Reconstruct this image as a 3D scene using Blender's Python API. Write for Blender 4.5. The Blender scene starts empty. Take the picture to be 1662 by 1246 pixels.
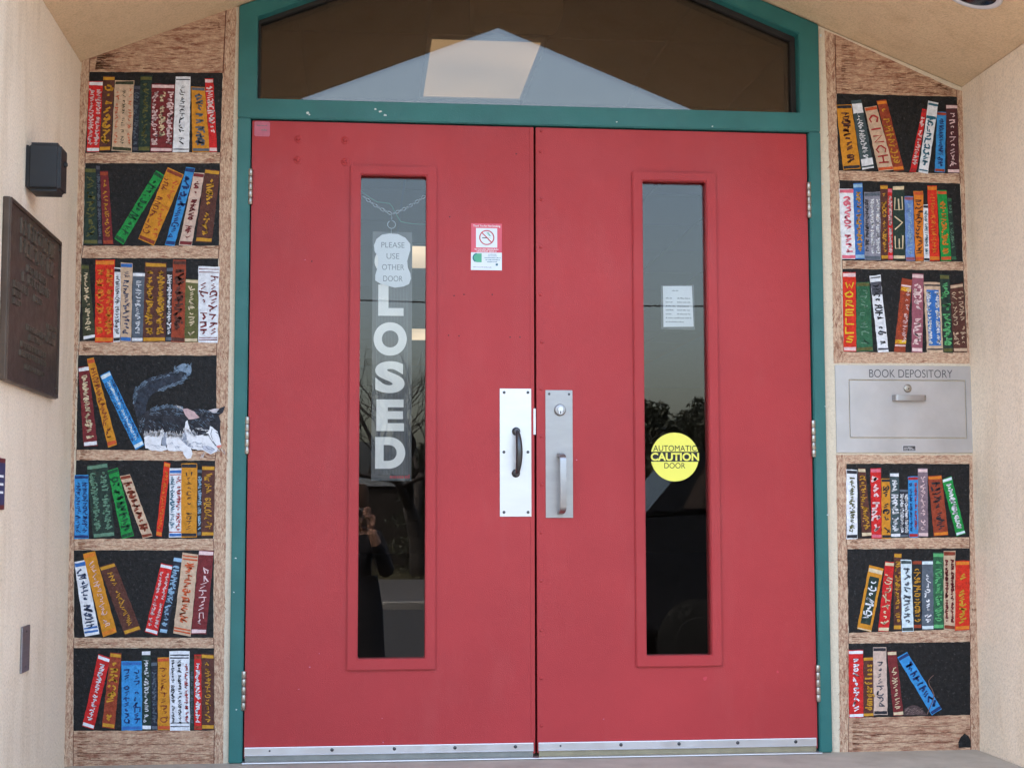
import bpy, bmesh, math, random
from mathutils import Vector, Matrix
random.seed(7)
S = bpy.context.scene
C = S.collection
# ------------------------------------------------------------------ camera, sky, sun, exposure
D, HC, F = 4.776, 0.77, 2425.0            # lens to door wall, lens height above the sill, focal length (photo pixels)
def _rot(yaw, pitch, roll):
    cy, sy, cp, sp, cr, sr = math.cos(yaw), math.sin(yaw), math.cos(pitch), math.sin(pitch), math.cos(roll), math.sin(roll)
    return Matrix(((cy, sy, 0), (-sy, cy, 0), (0, 0, 1))) @ Matrix(((1, 0, 0), (0, cp, -sp), (0, sp, cp))) @ Matrix(((cr, 0, sr), (0, 1, 0), (-sr, 0, cr)))
R = _rot(0.101891, 0.085834, 0.001568)
CAM = Vector((0, -D, HC))
cd = bpy.data.cameras.new('camera'); cam = bpy.data.objects.new('camera', cd); C.objects.link(cam)
cd.sensor_width = 36; cd.lens = 36 * F / 1662; cd.clip_end = 2000; cd.clip_start = 0.005
m = Matrix.Identity(4)
for i in range(3):
    m[i][0] = R[i][0]; m[i][1] = R[i][2]; m[i][2] = -R[i][1]; m[i][3] = CAM[i]
cam.matrix_world = m
S.camera = cam
SUN_EL, SUN_AZ = 60, 310                  # degrees; azimuth from +Y clockwise: off to the left, just behind the facade line
w = bpy.data.worlds.new('World'); S.world = w; w.use_nodes = True
nt = w.node_tree; bg = nt.nodes['Background']
sk = nt.nodes.new('ShaderNodeTexSky'); sk.sky_type = 'NISHITA'; sk.sun_disc = False
sk.sun_elevation = math.radians(SUN_EL); sk.sun_rotation = math.radians(SUN_AZ)
sk.dust_density = 5.0; sk.air_density = 1.22; sk.ozone_density = 0.3
nt.links.new(sk.outputs[0], bg.inputs[0]); bg.inputs[1].default_value = 0.15
sd = bpy.data.lights.new('sun', 'SUN'); sd.energy = 1.5; sd.angle = math.radians(14); sd.color = (1, .94, .86)
sun = bpy.data.objects.new('sun', sd); C.objects.link(sun)
_a, _e = math.radians(SUN_AZ), math.radians(SUN_EL)
_d = Vector((math.sin(_a) * math.cos(_e), math.cos(_a) * math.cos(_e), math.sin(_e)))
sun.rotation_euler = _d.to_track_quat('Z', 'Y').to_euler(); sun.location = _d * 30
vs = S.view_settings; vs.view_transform = 'Standard'; vs.look = 'None'; vs.gamma = 1; vs.use_curve_mapping = False
vs.exposure = 2.84

# ------------------------------------------------------------------ measuring helpers: photo pixel -> point on a surface of the place
def ray(px, py):
    return R @ Vector(((px - 831) / F, 1, -(py - 623) / F))
def on_y(px, py, y=0.0):
    r = ray(px, py); t = (y + D) / r.y; return CAM + r * t
def on_x(px, py, x):
    r = ray(px, py); t = x / r.x; return CAM + r * t
def mirrored(px, py, T):                   # place seen in the door glass, T metres along the folded sight line
    r = ray(px, py); p = CAM + r * (T / r.y); return Vector((p.x, -p.y, p.z))
def W(px, py, y=0.0):
    p = on_y(px, py, y); return (p.x, p.z)

# ------------------------------------------------------------------ materials
def lin(r, g=None, b=None):
    if g is None: r, g, b = r
    f = lambda c: (c / 255 / 12.92) if c / 255 <= .04045 else ((c / 255 + .055) / 1.055) ** 2.4
    return (f(r), f(g), f(b), 1)
def new_mat(name):
    m = bpy.data.materials.new(name); m.use_nodes = True
    return m, m.node_tree, m.node_tree.nodes['Principled BSDF']
def nd(nt, t, **kw):
    n = nt.nodes.new(t)
    for k, v in kw.items(): setattr(n, k, v)
    return n
def noise(nt, scale, detail=3, rough=.55, vec=None, stretch=None):
    n = nd(nt, 'ShaderNodeTexNoise'); n.inputs['Scale'].default_value = scale
    n.inputs['Detail'].default_value = detail; n.inputs['Roughness'].default_value = rough
    tc = nd(nt, 'ShaderNodeTexCoord')
    src = tc.outputs['Object']
    if stretch:
        mp = nd(nt, 'ShaderNodeMapping'); mp.inputs['Scale'].default_value = stretch
        nt.links.new(src, mp.inputs[0]); src = mp.outputs[0]
    nt.links.new(src, n.inputs['Vector'])
    return n.outputs['Fac']
def ramp(nt, fac, stops):
    r = nd(nt, 'ShaderNodeValToRGB'); e = r.color_ramp.elements
    e[0].position, e[0].color = stops[0]; e[1].position, e[1].color = stops[1]
    for p, c in stops[2:]:
        k = e.new(p); k.color = c
    nt.links.new(fac, r.inputs[0]); return r.outputs[0]
def mix(nt, fac, a, b, mode='MIX'):
    n = nd(nt, 'ShaderNodeMix', data_type='RGBA', blend_type=mode)
    for s, v in ((0, fac), (6, a), (7, b)):
        if isinstance(v, (int, float, tuple)): n.inputs[s].default_value = v
        else: nt.links.new(v, n.inputs[s])
    return n.outputs[2]
def bump(nt, b, h, dist, strength=1.0):
    n = nd(nt, 'ShaderNodeBump'); n.inputs['Distance'].default_value = dist; n.inputs['Strength'].default_value = strength
    nt.links.new(h, n.inputs['Height']); nt.links.new(n.outputs[0], b.inputs['Normal'])
def g(v): return (v, v, v, 1)
def stucco_bump(nt, b, dist=.004):
    a = noise(nt, 95, 3, .6); c = noise(nt, 22, 2, .5)
    bump(nt, b, mix(nt, .35, a, c), dist, .8)
_pc = {}
def paint(col, rough=.6, var=.16):
    """hand-brushed masonry paint on stucco"""
    k = (tuple(col), rough)
    if k in _pc: return _pc[k]
    m, nt, b = new_mat('wall_paint_%d_%d_%d' % tuple(col)); c = lin(col); b.inputs['Specular IOR Level'].default_value = .25
    f = ramp(nt, noise(nt, 60, 4, .65), [(.3, tuple(x * (1 - var * 1.6) for x in c[:3]) + (1,)), (.72, tuple(min(1, x * (1 + var * .7) + .008) for x in c[:3]) + (1,))])
    pit = ramp(nt, noise(nt, 210, 2, .6), [(.30, g(.62)), (.50, g(1))]); hi = ramp(nt, noise(nt, 130, 3, .6), [(.60, g(0)), (.74, g(.10 if sum(col) < 200 else .05))])  # specks of wear that also put the stucco's relief shading into the colour
    nt.links.new(mix(nt, hi, mix(nt, .9 if sum(col) < 300 else .35, f, pit, 'MULTIPLY'), (.5, .48, .46, 1)), b.inputs['Base Color']); b.inputs['Roughness'].default_value = rough
    stucco_bump(nt, b, .005); _pc[k] = m; return m
def plain(name, col, rough=.5, metal=0, var=.1, nscale=8, bumpd=0, bscale=300):
    m, nt, b = new_mat(name); c = lin(col)
    f = ramp(nt, noise(nt, nscale, 5, .6), [(.3, tuple(x * (1 - var) for x in c[:3]) + (1,)), (.7, tuple(min(1, x * (1 + var)) for x in c[:3]) + (1,))])
    nt.links.new(f, b.inputs['Base Color'])
    rr = ramp(nt, noise(nt, nscale * 2.3, 4, .6), [(.3, g(max(.02, rough - .07))), (.7, g(min(1, rough + .07)))])
    nt.links.new(rr, b.inputs['Roughness']); b.inputs['Metallic'].default_value = metal
    if bumpd: bump(nt, b, noise(nt, bscale, 3, .6), bumpd, .7)
    return m
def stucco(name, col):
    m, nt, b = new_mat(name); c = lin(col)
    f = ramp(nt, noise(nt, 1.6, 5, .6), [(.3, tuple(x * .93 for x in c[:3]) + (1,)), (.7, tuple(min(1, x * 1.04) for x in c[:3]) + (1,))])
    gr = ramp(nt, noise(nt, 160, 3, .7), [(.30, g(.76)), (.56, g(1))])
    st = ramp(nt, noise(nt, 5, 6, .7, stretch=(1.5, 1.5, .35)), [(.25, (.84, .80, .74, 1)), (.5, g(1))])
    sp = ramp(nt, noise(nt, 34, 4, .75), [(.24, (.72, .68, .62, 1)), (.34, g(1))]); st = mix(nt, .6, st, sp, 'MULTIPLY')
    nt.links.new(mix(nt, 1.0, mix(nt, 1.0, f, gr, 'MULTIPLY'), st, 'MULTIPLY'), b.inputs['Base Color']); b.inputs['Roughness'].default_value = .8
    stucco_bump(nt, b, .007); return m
def wood_paint(name, stretch, dens, base=(203, 170, 146)):
    m, nt, b = new_mat(name); c = lin(base)
    streak = noise(nt, 1.0, 5, .72, stretch=stretch)
    hatch = noise(nt, 1.0, 3, .7, stretch=tuple(s * 2.2 for s in stretch))
    patch = noise(nt, 9, 3, .6)
    s1 = ramp(nt, streak, [(.50 - dens, g(0)), (.66 - dens, g(1))])
    s2 = ramp(nt, patch, [(.34, g(.12)), (.62, g(1))])
    f = mix(nt, 1.0, s1, s2, 'MULTIPLY')
    h1 = ramp(nt, hatch, [(.38, g(.85)), (.60, g(0))])
    base1 = mix(nt, h1, c, lin(178, 132, 106))
    grain = ramp(nt, noise(nt, 170, 2, .6), [(.3, g(.78)), (.6, g(1))])
    colr = mix(nt, 1.0, mix(nt, f, base1, lin(136, 76, 54)), grain, 'MULTIPLY')
    nt.links.new(colr, b.inputs['Base Color']); b.inputs['Roughness'].default_value = .75
    oi = nd(nt, 'ShaderNodeObjectInfo'); mu = nd(nt, 'ShaderNodeMath', operation='MULTIPLY'); mu.inputs[1].default_value = 37.0; nt.links.new(oi.outputs['Random'], mu.inputs[0])
    for n_ in nt.nodes:
        if n_.type == 'MAPPING': nt.links.new(mu.outputs[0], n_.inputs['Location'])
    stucco_bump(nt, b, .005); return m
def metal(name, col, rough, stretch=(3, 3, 300), ds=.12):
    m, nt, b = new_mat(name); c = lin(col)
    n = noise(nt, 1, 4, .6, stretch=stretch)
    f = ramp(nt, n, [(.3, tuple(x * (1 - ds) for x in c[:3]) + (1,)), (.7, tuple(min(1, x * (1 + ds * .5)) for x in c[:3]) + (1,))])
    nt.links.new(f, b.inputs['Base Color']); b.inputs['Metallic'].default_value = 1
    nt.links.new(ramp(nt, noise(nt, 14, 5, .7), [(.3, g(rough - .08)), (.75, g(rough + .12))]), b.inputs['Roughness'])
    return m
def glass(name, ior, tint):
    m = bpy.data.materials.new(name); m.use_nodes = True; nt = m.node_tree
    for n in list(nt.nodes): nt.nodes.remove(n)
    o = nd(nt, 'ShaderNodeOutputMaterial'); mx = nd(nt, 'ShaderNodeMixShader'); t = nd(nt, 'ShaderNodeBsdfTransparent'); gl = nd(nt, 'ShaderNodeBsdfGlossy'); fr = nd(nt, 'ShaderNodeFresnel')
    fr.inputs['IOR'].default_value = ior; t.inputs[0].default_value = tint; gl.inputs['Roughness'].default_value = 0.0
    geo = nd(nt, 'ShaderNodeNewGeometry')      # a thin pane reflects alike from both of its faces
    i2 = nd(nt, 'ShaderNodeMath', operation='DIVIDE'); i2.inputs[0].default_value = 1; i2.inputs[1].default_value = ior
    mixv = nd(nt, 'ShaderNodeMix', data_type='FLOAT'); mixv.inputs[2].default_value = ior; mixv.inputs[3].default_value = ior
    nt.links.new(geo.outputs['Backfacing'], mixv.inputs[0])
    nt.links.new(mixv.outputs[0], fr.inputs['IOR'])
    nt.links.new(fr.outputs[0], mx.inputs[0]); nt.links.new(t.outputs[0], mx.inputs[1]); nt.links.new(gl.outputs[0], mx.inputs[2]); nt.links.new(mx.outputs[0], o.inputs[0])
    return m
def emit(name, col, s):
    m, nt, b = new_mat(name); b.inputs['Base Color'].default_value = lin(col); b.inputs['Emission Color'].default_value = lin(col); b.inputs['Emission Strength'].default_value = s
    nt.links.new(ramp(nt, noise(nt, 1.3, 1, .4), [(.30, g(s * .7)), (.70, g(s * 1.3))]), b.inputs['Emission Strength'])
    return m

def door_paint():
    m, nt, b = new_mat('red_door_paint'); b.inputs['Specular IOR Level'].default_value = .32; c = lin(177, 55, 57)
    f = ramp(nt, noise(nt, 1.7, 6, .62), [(.30, tuple(x * .90 for x in c[:3]) + (1,)), (.70, tuple(x * 1.07 for x in c[:3]) + (1,))])
    fade = ramp(nt, noise(nt, 4.5, 5, .7, stretch=(1.6, 1, .5)), [(.52, g(0)), (.80, g(.16))])
    f = mix(nt, fade, f, lin(184, 96, 92))
    scuff = ramp(nt, noise(nt, 1, 6, .75, stretch=(26, 26, 7)), [(.70, g(0)), (.78, g(.22))])
    f = mix(nt, scuff, f, lin(150, 84, 82))
    dark = ramp(nt, noise(nt, 1, 5, .7, stretch=(9, 9, 40)), [(.24, g(.30)), (.34, g(0))])
    f = mix(nt, dark, f, lin(120, 34, 38))
    nt.links.new(f, b.inputs['Base Color'])
    nt.links.new(ramp(nt, noise(nt, 3, 6, .7), [(.3, g(.34)), (.72, g(.56))]), b.inputs['Roughness'])
    bump(nt, b, noise(nt, 330, 3, .6), .0009, .8); return m
M = dict(
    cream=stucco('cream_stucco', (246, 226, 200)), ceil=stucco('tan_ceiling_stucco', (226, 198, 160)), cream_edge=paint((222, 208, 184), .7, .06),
    red=door_paint(),
    teal=plain('teal_frame_paint', (38, 106, 102), .45, 0, .12, 6, .0008, 200),
    alu=metal('bright_aluminium', (222, 219, 219), .40, (8, 8, 30), .04), steel=metal('brushed_steel', (172, 168, 167), .40, (10, 10, 40), .07),
    dark_metal=metal('dark_pull_metal', (92, 92, 94), .42, (40, 40, 40)), hinge=metal('worn_hinge_steel', (178, 172, 162), .36, (30, 30, 90), .3),
    box=plain('pale_grey_box_metal', (190, 187, 186), .40, .6, .09, 9, .0006, 45),
    bronze_highlight=plain('highlit_bronze_lettering', (112, 98, 84), .36, .7, .2, 30), bronze=plain('bronze_plaque_metal', (86, 72, 62), .45, .6, .18, 14, .0012, 140),  # letter bronze lightened: highlights on the raised letters are put into the colour
    black=plain('black_plastic', (26, 26, 28), .5, 0, .1), rubber=plain('grey_rubber', (128, 128, 120), .8, 0, .15, 20),
    brush=plain('tan_rubber', (142, 132, 106), .8, 0, .15, 20), gasket=plain('dark_gasket', (40, 34, 30), .8),
    white=plain('white_print', (236, 238, 240), .5, 0, .03), paper=plain('white_paper', (232, 233, 236), .7, 0, .04), ink=plain('black_ink', (28, 28, 30), .6),
    dgreyink=plain('engraved_grey', (84, 84, 86), .6), greyink=plain('grey_ink', (118, 120, 124), .7), pink=plain('pink_sticker', (222, 92, 110), .5, 0, .06), redink=plain('red_ink', (196, 60, 70), .5),
    paleblue=plain('pale_print', (228, 236, 242), .5, 0, .02), mint=plain('green_print', (84, 176, 140), .5, 0, .1), tealink=plain('teal_print', (40, 110, 130), .5),
    palepink=plain('faded_pink_sticker', (192, 104, 122), .6, 0, .12, 40), yellow=plain('yellow_sticker', (240, 232, 96), .45, 0, .02),
    signgrey=plain('sign_plastic', (92, 91, 91), .6, 0, .05), signwhite=plain('sign_letters', (250, 246, 240), .6, 0, .03),
    concrete=plain('porch_concrete', (172, 163, 148), .85, 0, .16, 7, .002, 130), asphalt=plain('asphalt', (46, 44, 44), .9, 0, .2, 6, .004, 90),
    lot=plain('worn_lot', (72, 68, 66), .9, 0, .2, 3), pavement=plain('pale_pavement', (120, 116, 112), .9, 0, .15, 4), dirt=plain('dry_ground', (116, 104, 86), .95, 0, .25, 1.5),
    fence=plain('dark_brown_wall', (38, 31, 27), .85, 0, .2, 5), coping=plain('grey_coping', (126, 130, 134), .8), bark=plain('dark_bark', (50, 44, 40), .9, 0, .2, 10),
    hill=plain('wooded_hill', (34, 35, 31), .95, 0, .35, .25), leaf=plain('shrub_leaf', (46, 48, 34), .7, 0, .4, 3), grass=plain('dry_grass', (84, 80, 60), .9, 0, .35, 3),
    navy=plain('navy_sign', (40, 48, 92), .5), darkred=plain('dark_red_edge', (104, 30, 34), .5), plate=metal('wall_plate_metal', (150, 148, 152), .5),
    room_wall=plain('room_wall', (112, 96, 78), .9, 0, .06, 2), room_floor=plain('room_carpet', (62, 56, 54), .95, 0, .1, 20), tile=plain('ceiling_tile_mat', (96, 80, 56), .9, 0, .06, 30), grid=plain('ceiling_grid', (70, 62, 50), .7),
    unit=plain('beige_unit', (214, 194, 150), .6), panel=emit('light_panel', (255, 228, 192), .115), wire=plain('black_wire', (24, 24, 26), .7), chain=metal('chain_metal', (196, 198, 200), .3), cord=plain('green_cord', (90, 150, 120), .7),
    door_glass=glass('door_glass', 1.5, (.95, .95, .94, 1)), transom_glass=glass('transom_glass', 1.70, (.80, .76, .70, 1)), car_glass=plain('car_glass', (70, 60, 56), .12),
    car=plain('dark_car_paint', (30, 32, 38), .25, .2, .05), tyre=plain('tyre', (13, 13, 13), .9), skin=plain('skin', (196, 150, 128), .6), cloth=plain('dark_cloth', (30, 30, 36), .9, 0, .2, 30), hair=plain('brown_hair', (92, 66, 48), .7),
    shelf_back=paint((27, 26, 27), .6, .3), board=wood_paint('painted_board', (34, 34, 110), -.01, (220, 190, 160)), post=wood_paint('painted_post', (110, 110, 34), .0, (218, 188, 158)), rough_board=wood_paint('painted_rough_board', (18, 18, 84), .05, (212, 178, 146)),
    brushmark=paint((164, 118, 90), .75, .2), brushmark_dark=paint((124, 76, 54), .75, .3), outline=paint((108, 62, 46), .7), chip=plain('chipped_paint', (206, 214, 210), .7), lens=plain('dark_lens', (22, 22, 24), .15), trim=plain('white_trim', (205, 203, 205), .4))

# ------------------------------------------------------------------ object helpers
def link(name, me, mat, parent=None):
    o = bpy.data.objects.new(name, me); C.objects.link(o)
    if mat is not None and not me.materials: me.materials.append(mat)
    if parent is not None: adopt(o, parent)
    return o
def adopt(o, parent):
    o.parent = parent; o.matrix_parent_inverse = Matrix.Translation(-Vector(parent.get('_o', (0, 0, 0))))
def thing(name, label, cat, loc=(0, 0, 0), group=None):
    o = bpy.data.objects.new(name, None); C.objects.link(o); o.location = loc; o['_o'] = tuple(loc); o.empty_display_size = .1
    return tag(o, label, cat, group)
def tag(o, label, cat=None, group=None):
    o['label'] = label
    if cat: o['category'] = cat
    if group: o['group'] = group
    return o
def struct(o): o['kind'] = 'structure'; return o
def pydata(name, v, f, mat, parent=None, smooth=False):
    me = bpy.data.meshes.new(name); me.from_pydata([tuple(p) for p in v], [], f); me.update()
    if smooth:
        for p in me.polygons: p.use_smooth = True
    return link(name, me, mat, parent)
def from_bm(name, bm, mat, parent=None, smooth=False):
    bmesh.ops.recalc_face_normals(bm, faces=bm.faces[:])
    me = bpy.data.meshes.new(name); bm.to_mesh(me); bm.free()
    if smooth:
        for p in me.polygons: p.use_smooth = True
    return link(name, me, mat, parent)
def bm_box(bm, a, b):
    r = bmesh.ops.create_cube(bm, size=1); c = [(a[i] + b[i]) / 2 for i in range(3)]; s = [abs(b[i] - a[i]) for i in range(3)]
    for v in r['verts']: v.co = Vector((c[0] + v.co.x * s[0], c[1] + v.co.y * s[1], c[2] + v.co.z * s[2]))
def box(name, a, b, mat, parent=None, bev=0.0, seg=2):
    bm = bmesh.new(); bm_box(bm, a, b)
    if bev: bmesh.ops.bevel(bm, geom=bm.edges[:], offset=bev, segments=seg, affect='EDGES', profile=.6)
    return from_bm(name, bm, mat, parent)
def prism(name, pts, y0, y1, mat, parent=None, bev=0.0):
    """polygon in x,z pushed from y0 to y1"""
    n = len(pts); bm = bmesh.new()
    a = [bm.verts.new((p[0], y0, p[1])) for p in pts]; b = [bm.verts.new((p[0], y1, p[1])) for p in pts]
    bm.faces.new(a); bm.faces.new(b[::-1])
    for i in range(n): bm.faces.new((a[i], b[i], b[(i + 1) % n], a[(i + 1) % n]))
    if bev: bmesh.ops.bevel(bm, geom=bm.edges[:], offset=bev, segments=2, affect='EDGES')
    return from_bm(name, bm, mat, parent)
def ring(name, out, inn, y0, y1, mat, parent=None, bev=0.0, yin=None):
    """frame between two polygons of the same number of corners"""
    n = len(out); bm = bmesh.new(); yi = y0 if yin is None else yin
    A = [bm.verts.new((p[0], y0, p[1])) for p in out]; B = [bm.verts.new((p[0], yi, p[1])) for p in inn]
    A2 = [bm.verts.new((p[0], y1, p[1])) for p in out]; B2 = [bm.verts.new((p[0], y1, p[1])) for p in inn]
    for i in range(n):
        j = (i + 1) % n
        for q in ((A[i], A[j], B[j], B[i]), (A2[j], A2[i], B2[i], B2[j]), (A[j], A[i], A2[i], A2[j]), (B[i], B[j], B2[j], B2[i])): bm.faces.new(q)
    bmesh.ops.recalc_face_normals(bm, faces=bm.faces[:])
    if bev:
        es = [e for e in bm.edges if len(e.link_faces) == 2 and e.calc_face_angle(0) > .5]
        bmesh.ops.bevel(bm, geom=es, offset=bev, segments=2, affect='EDGES')
    return from_bm(name, bm, mat, parent)
def rect(x0, x1, z0, z1): return [(x0, z0), (x1, z0), (x1, z1), (x0, z1)]
def lathe(name, prof, c, axis, mat, parent=None, seg=24):
    """profile (radius, height along axis) turned about axis"""
    ax = Vector(axis).normalized(); q = ax.to_track_quat('Z', 'Y'); v = []; f = []
    for r, h in prof:
        for k in range(seg):
            t = 2 * math.pi * k / seg; v.append(Vector(c) + q @ Vector((r * math.cos(t), r * math.sin(t), h)))
    for i in range(len(prof) - 1):
        for k in range(seg):
            a = i * seg + k; b = i * seg + (k + 1) % seg; f.append((a, b, b + seg, a + seg))
    f.append(tuple(range(seg))[::-1]); f.append(tuple((len(prof) - 1) * seg + k for k in range(seg)))
    bm = bmesh.new(); me = bpy.data.meshes.new(name); me.from_pydata(v, [], f); bm.from_mesh(me)
    bpy.data.meshes.remove(me)
    o = from_bm(name, bm, mat, parent)
    for p in o.data.polygons: p.use_smooth = len(p.vertices) == 4
    o.data.set_sharp_from_angle(angle=.7)
    return o
def tube_geo(path, rad, seg, v, f, flat=1.0):
    base = len(v); n = len(path); path = [Vector(p) for p in path]
    up = None
    for i, p in enumerate(path):
        d = (path[min(i + 1, n - 1)] - path[max(i - 1, 0)]).normalized()
        if up is None: up = Vector((0, 0, 1)) if abs(d.z) < .9 else Vector((1, 0, 0))
        s = d.cross(up).normalized(); u = s.cross(d).normalized(); up = u
        r = rad[i] if isinstance(rad, (list, tuple)) else rad
        for k in range(seg):
            t = 2 * math.pi * k / seg; v.append(p + s * (r * math.cos(t)) + u * (r * flat * math.sin(t)))
    for i in range(n - 1):
        for k in range(seg):
            a = base + i * seg + k; b = base + i * seg + (k + 1) % seg; f.append((a, b, b + seg, a + seg))
    f.append(tuple(base + k for k in range(seg))[::-1]); f.append(tuple(base + (n - 1) * seg + k for k in range(seg)))
def tube(name, path, rad, mat, parent=None, seg=10, flat=1.0):
    v, f = [], []; tube_geo(path, rad, seg, v, f, flat); return pydata(name, v, f, mat, parent, True)
def flat_text(name, body, x0, x1, z0, z1, y, mat, parent, bold=0.0, depth=0.0):
    """printed words filling the box x0..x1, z0..z1 on a plane that faces the street"""
    cu = bpy.data.curves.new(name, 'FONT'); cu.body = body; cu.offset = bold; cu.extrude = 0
    t = bpy.data.objects.new(name, cu); C.objects.link(t)
    dg = bpy.context.evaluated_depsgraph_get(); dg.update()
    me = bpy.data.meshes.new_from_object(t.evaluated_get(dg)); bpy.data.objects.remove(t)
    me.name = name
    xs = [v.co.x for v in me.vertices]; ys = [v.co.y for v in me.vertices]
    ax, bx, ay, by = min(xs), max(xs), min(ys), max(ys)
    for v in me.vertices:
        v.co = Vector((x0 + (v.co.x - ax) / (bx - ax) * (x1 - x0), y, z0 + (v.co.y - ay) / (by - ay) * (z1 - z0)))
    me.materials.clear()
    return link(name, me, mat, parent)

# ------------------------------------------------------------------ ground, road, porch floor, steps
GZ = -0.73
ground = struct(pydata('ground', [(-300, -400, GZ), (300, -400, GZ), (300, 200, GZ), (-300, 200, GZ)], [(0, 1, 2, 3)], M['dirt']))
def sheet(name, x0, x1, y0, y1, z, mat): return struct(pydata(name, [(x0, y0, z), (x1, y0, z), (x1, y1, z), (x0, y1, z)], [(0, 1, 2, 3)], mat))
road = sheet('road', -150, 150, -18.6, -6.2, GZ + .008, M['asphalt'])
sheet('pavement', -150, 150, -6.2, -1.5, GZ + .004, M['pavement'])
struct(box('kerb', (-150, -18.9, GZ - .1), (150, -18.6, GZ + .12), M['pavement'], None, .02))
sheet('parking_strip', -150, 150, -27, -18.9, GZ + .1, M['lot'])
floor = struct(box('porch_floor', (-.89, -1.9, -.73), (2.019, .12, -.001), M['concrete'], None, .012))
for k in range(3):
    struct(box('porch_step', (-.89, -1.9 - .32 * (k + 1), -.73), (2.019, -1.9 - .32 * k - .002, -.18 * (k + 1)), M['concrete'], None, .012))

# ------------------------------------------------------------------ the building: stucco alcove under a gabled ceiling
XL, XR, XC, EAVE, SL, PD = -.893, 2.022, .565, 2.203, .40, 1.20
RIDGE = EAVE + SL * (XR - XL) / 2
FL, FR = -.396, 1.523                       # outer edges of the door frame
FT = EAVE + SL * (FL - XL)                  # where the frame meets the sloping ceiling
bld = thing('library_building', 'cream stucco entrance alcove with gabled ceiling around red double doors', 'building', (XC, 0, 0))
box('side_wall', (-7, -PD, GZ), (XL, .2, EAVE), M['cream'], bld)
box('side_wall', (XR, -PD, GZ), (8, .2, EAVE), M['cream'], bld)
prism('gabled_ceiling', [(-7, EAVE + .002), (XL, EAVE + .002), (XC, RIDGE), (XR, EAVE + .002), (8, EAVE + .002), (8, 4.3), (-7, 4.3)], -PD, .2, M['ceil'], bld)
def pier(x0, x1, a, b):
    return prism('back_wall', [(x0, -.05), (x1, -.05), (x1, b - .001), (x0, a - .001)], 0, .2, M['cream_edge'], bld)
pier(XL, FL, EAVE, FT); pier(FR, XR, FT, EAVE)

# room behind the glass
IC = 3.17
struct(box('room_floor', (-6, .2, -.1), (7, 24, 0), M['room_floor']))
struct(box('room_wall_back', (-6, 24, -.1), (7, 24.2, 3.5), M['room_wall']))
struct(box('room_wall_left', (-6.2, .2, -.1), (-6, 24.2, 3.5), M['room_wall']))
struct(box('room_wall_right', (7, .2, -.1), (7.2, 24.2, 3.5), M['room_wall']))
rc = struct(box('room_ceiling', (-6.2, .2, IC + .03), (7.2, 24.2, IC + .3), M['grid']))
rc['_o'] = (0, 0, 0)
bmt = bmesh.new(); bm_box(bmt, (0, 0, 0), (.60, 1.20, .02)); tme = bpy.data.meshes.new('ceiling_tile'); bmt.to_mesh(tme); bmt.free(); tme.materials.append(M['tile'])
lights = []
for (a, b) in (((695, 60), (886, 163)), ((666, 397), (760, 436)), ((666, 532), (735, 552))):
    r1 = ray(*a); r2 = ray(*b)
    p1 = CAM + r1 * ((IC - HC) / r1.z); p2 = CAM + r2 * ((IC - HC) / r2.z)
    lights.append((p1.x, p1.y, p1.x + .60, p2.y))
ox = lights[0][0] - .005
for i in range(-5, 7):
    for j in range(0, 17):
        x = ox + i * .62; y = lights[0][1] - 3 * 1.22 + j * 1.22
        if y < .22 or (i == 0 and j == 3): continue
        o = bpy.data.objects.new('ceiling_tile', tme); C.objects.link(o); o.location = (x, y, IC + .008); o.parent = rc
for k, (x0, y0, x1, y1) in enumerate(lights):
    t = thing('ceiling_light', ['large lit ceiling light panel seen through the gabled transom glass', 'square lit ceiling light panel seen beside the paper notice on the closed sign',
              'small far lit ceiling light panel seen beside the closed sign lettering'][k], 'light', ((x0 + x1) / 2, y0, IC))
    z = IC if k == 0 else IC - .004
    ring('frame', [(x0, y0), (x1, y0), (x1, y1), (x0, y1)], [(x0 + .02, y0 + .02), (x1 - .02, y0 + .02), (x1 - .02, y1 - .02), (x0 + .02, y1 - .02)], 0, .02, M['trim'], t)
    fr = t.children[0]
    for v in fr.data.vertices: v.co = Vector((v.co.x, v.co.z, z - .006 + v.co.y))
    box('diffuser', (x0 + .021, y0 + .021, z), (x1 - .021, y1 - .021, z + .006), M['panel'], t)
e = on_y(770, -20, 1.0); e2 = on_y(916, 28, 1.0)
t = thing('ceiling_unit', 'dim beige rounded unit hanging high behind the transom glass', 'fixture', (e.x, 1.0, e.z))
box('housing', (e.x, 1.0, e2.z), (e2.x, 1.25, IC + .02), M['unit'], t, .03, 3)

# ------------------------------------------------------------------ teal door frame with gabled transom
DZ = 2.0285                                  # top of the doors
DX0, DX1, XM = -.351, 1.479, .564
fr = thing('door_frame', 'teal painted metal door frame with gabled transom over red doors', 'door frame', (XC, 0, 0))
TB0, TB1 = DZ + .003, 2.097
G0, G1 = -.336, 1.454
gin = FT - .035                              # transom glass shoulder
apex_o, apex_i = FT + SL * (XC - FL) - .003, gin + SL * (XC - G0)
yf = -.012
prism('jamb', [(FL, 0), (DX0 - .003, 0), (DX0 - .003, TB0), (FL, TB0)], yf, .14, M['teal'], fr, .003)
prism('jamb', [(DX1 + .003, 0), (FR, 0), (FR, TB0), (DX1 + .003, TB0)], yf, .14, M['teal'], fr, .003)
ring('transom_frame', [(FL, TB0 + .0005), (FR, TB0 + .0005), (FR, FT - .002), (XC, apex_o), (FL, FT - .002)], [(G0, TB1), (G1, TB1), (G1, gin), (XC, apex_i), (G0, gin)], yf, .12, M['teal'], fr, .003)
q = .016
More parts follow.
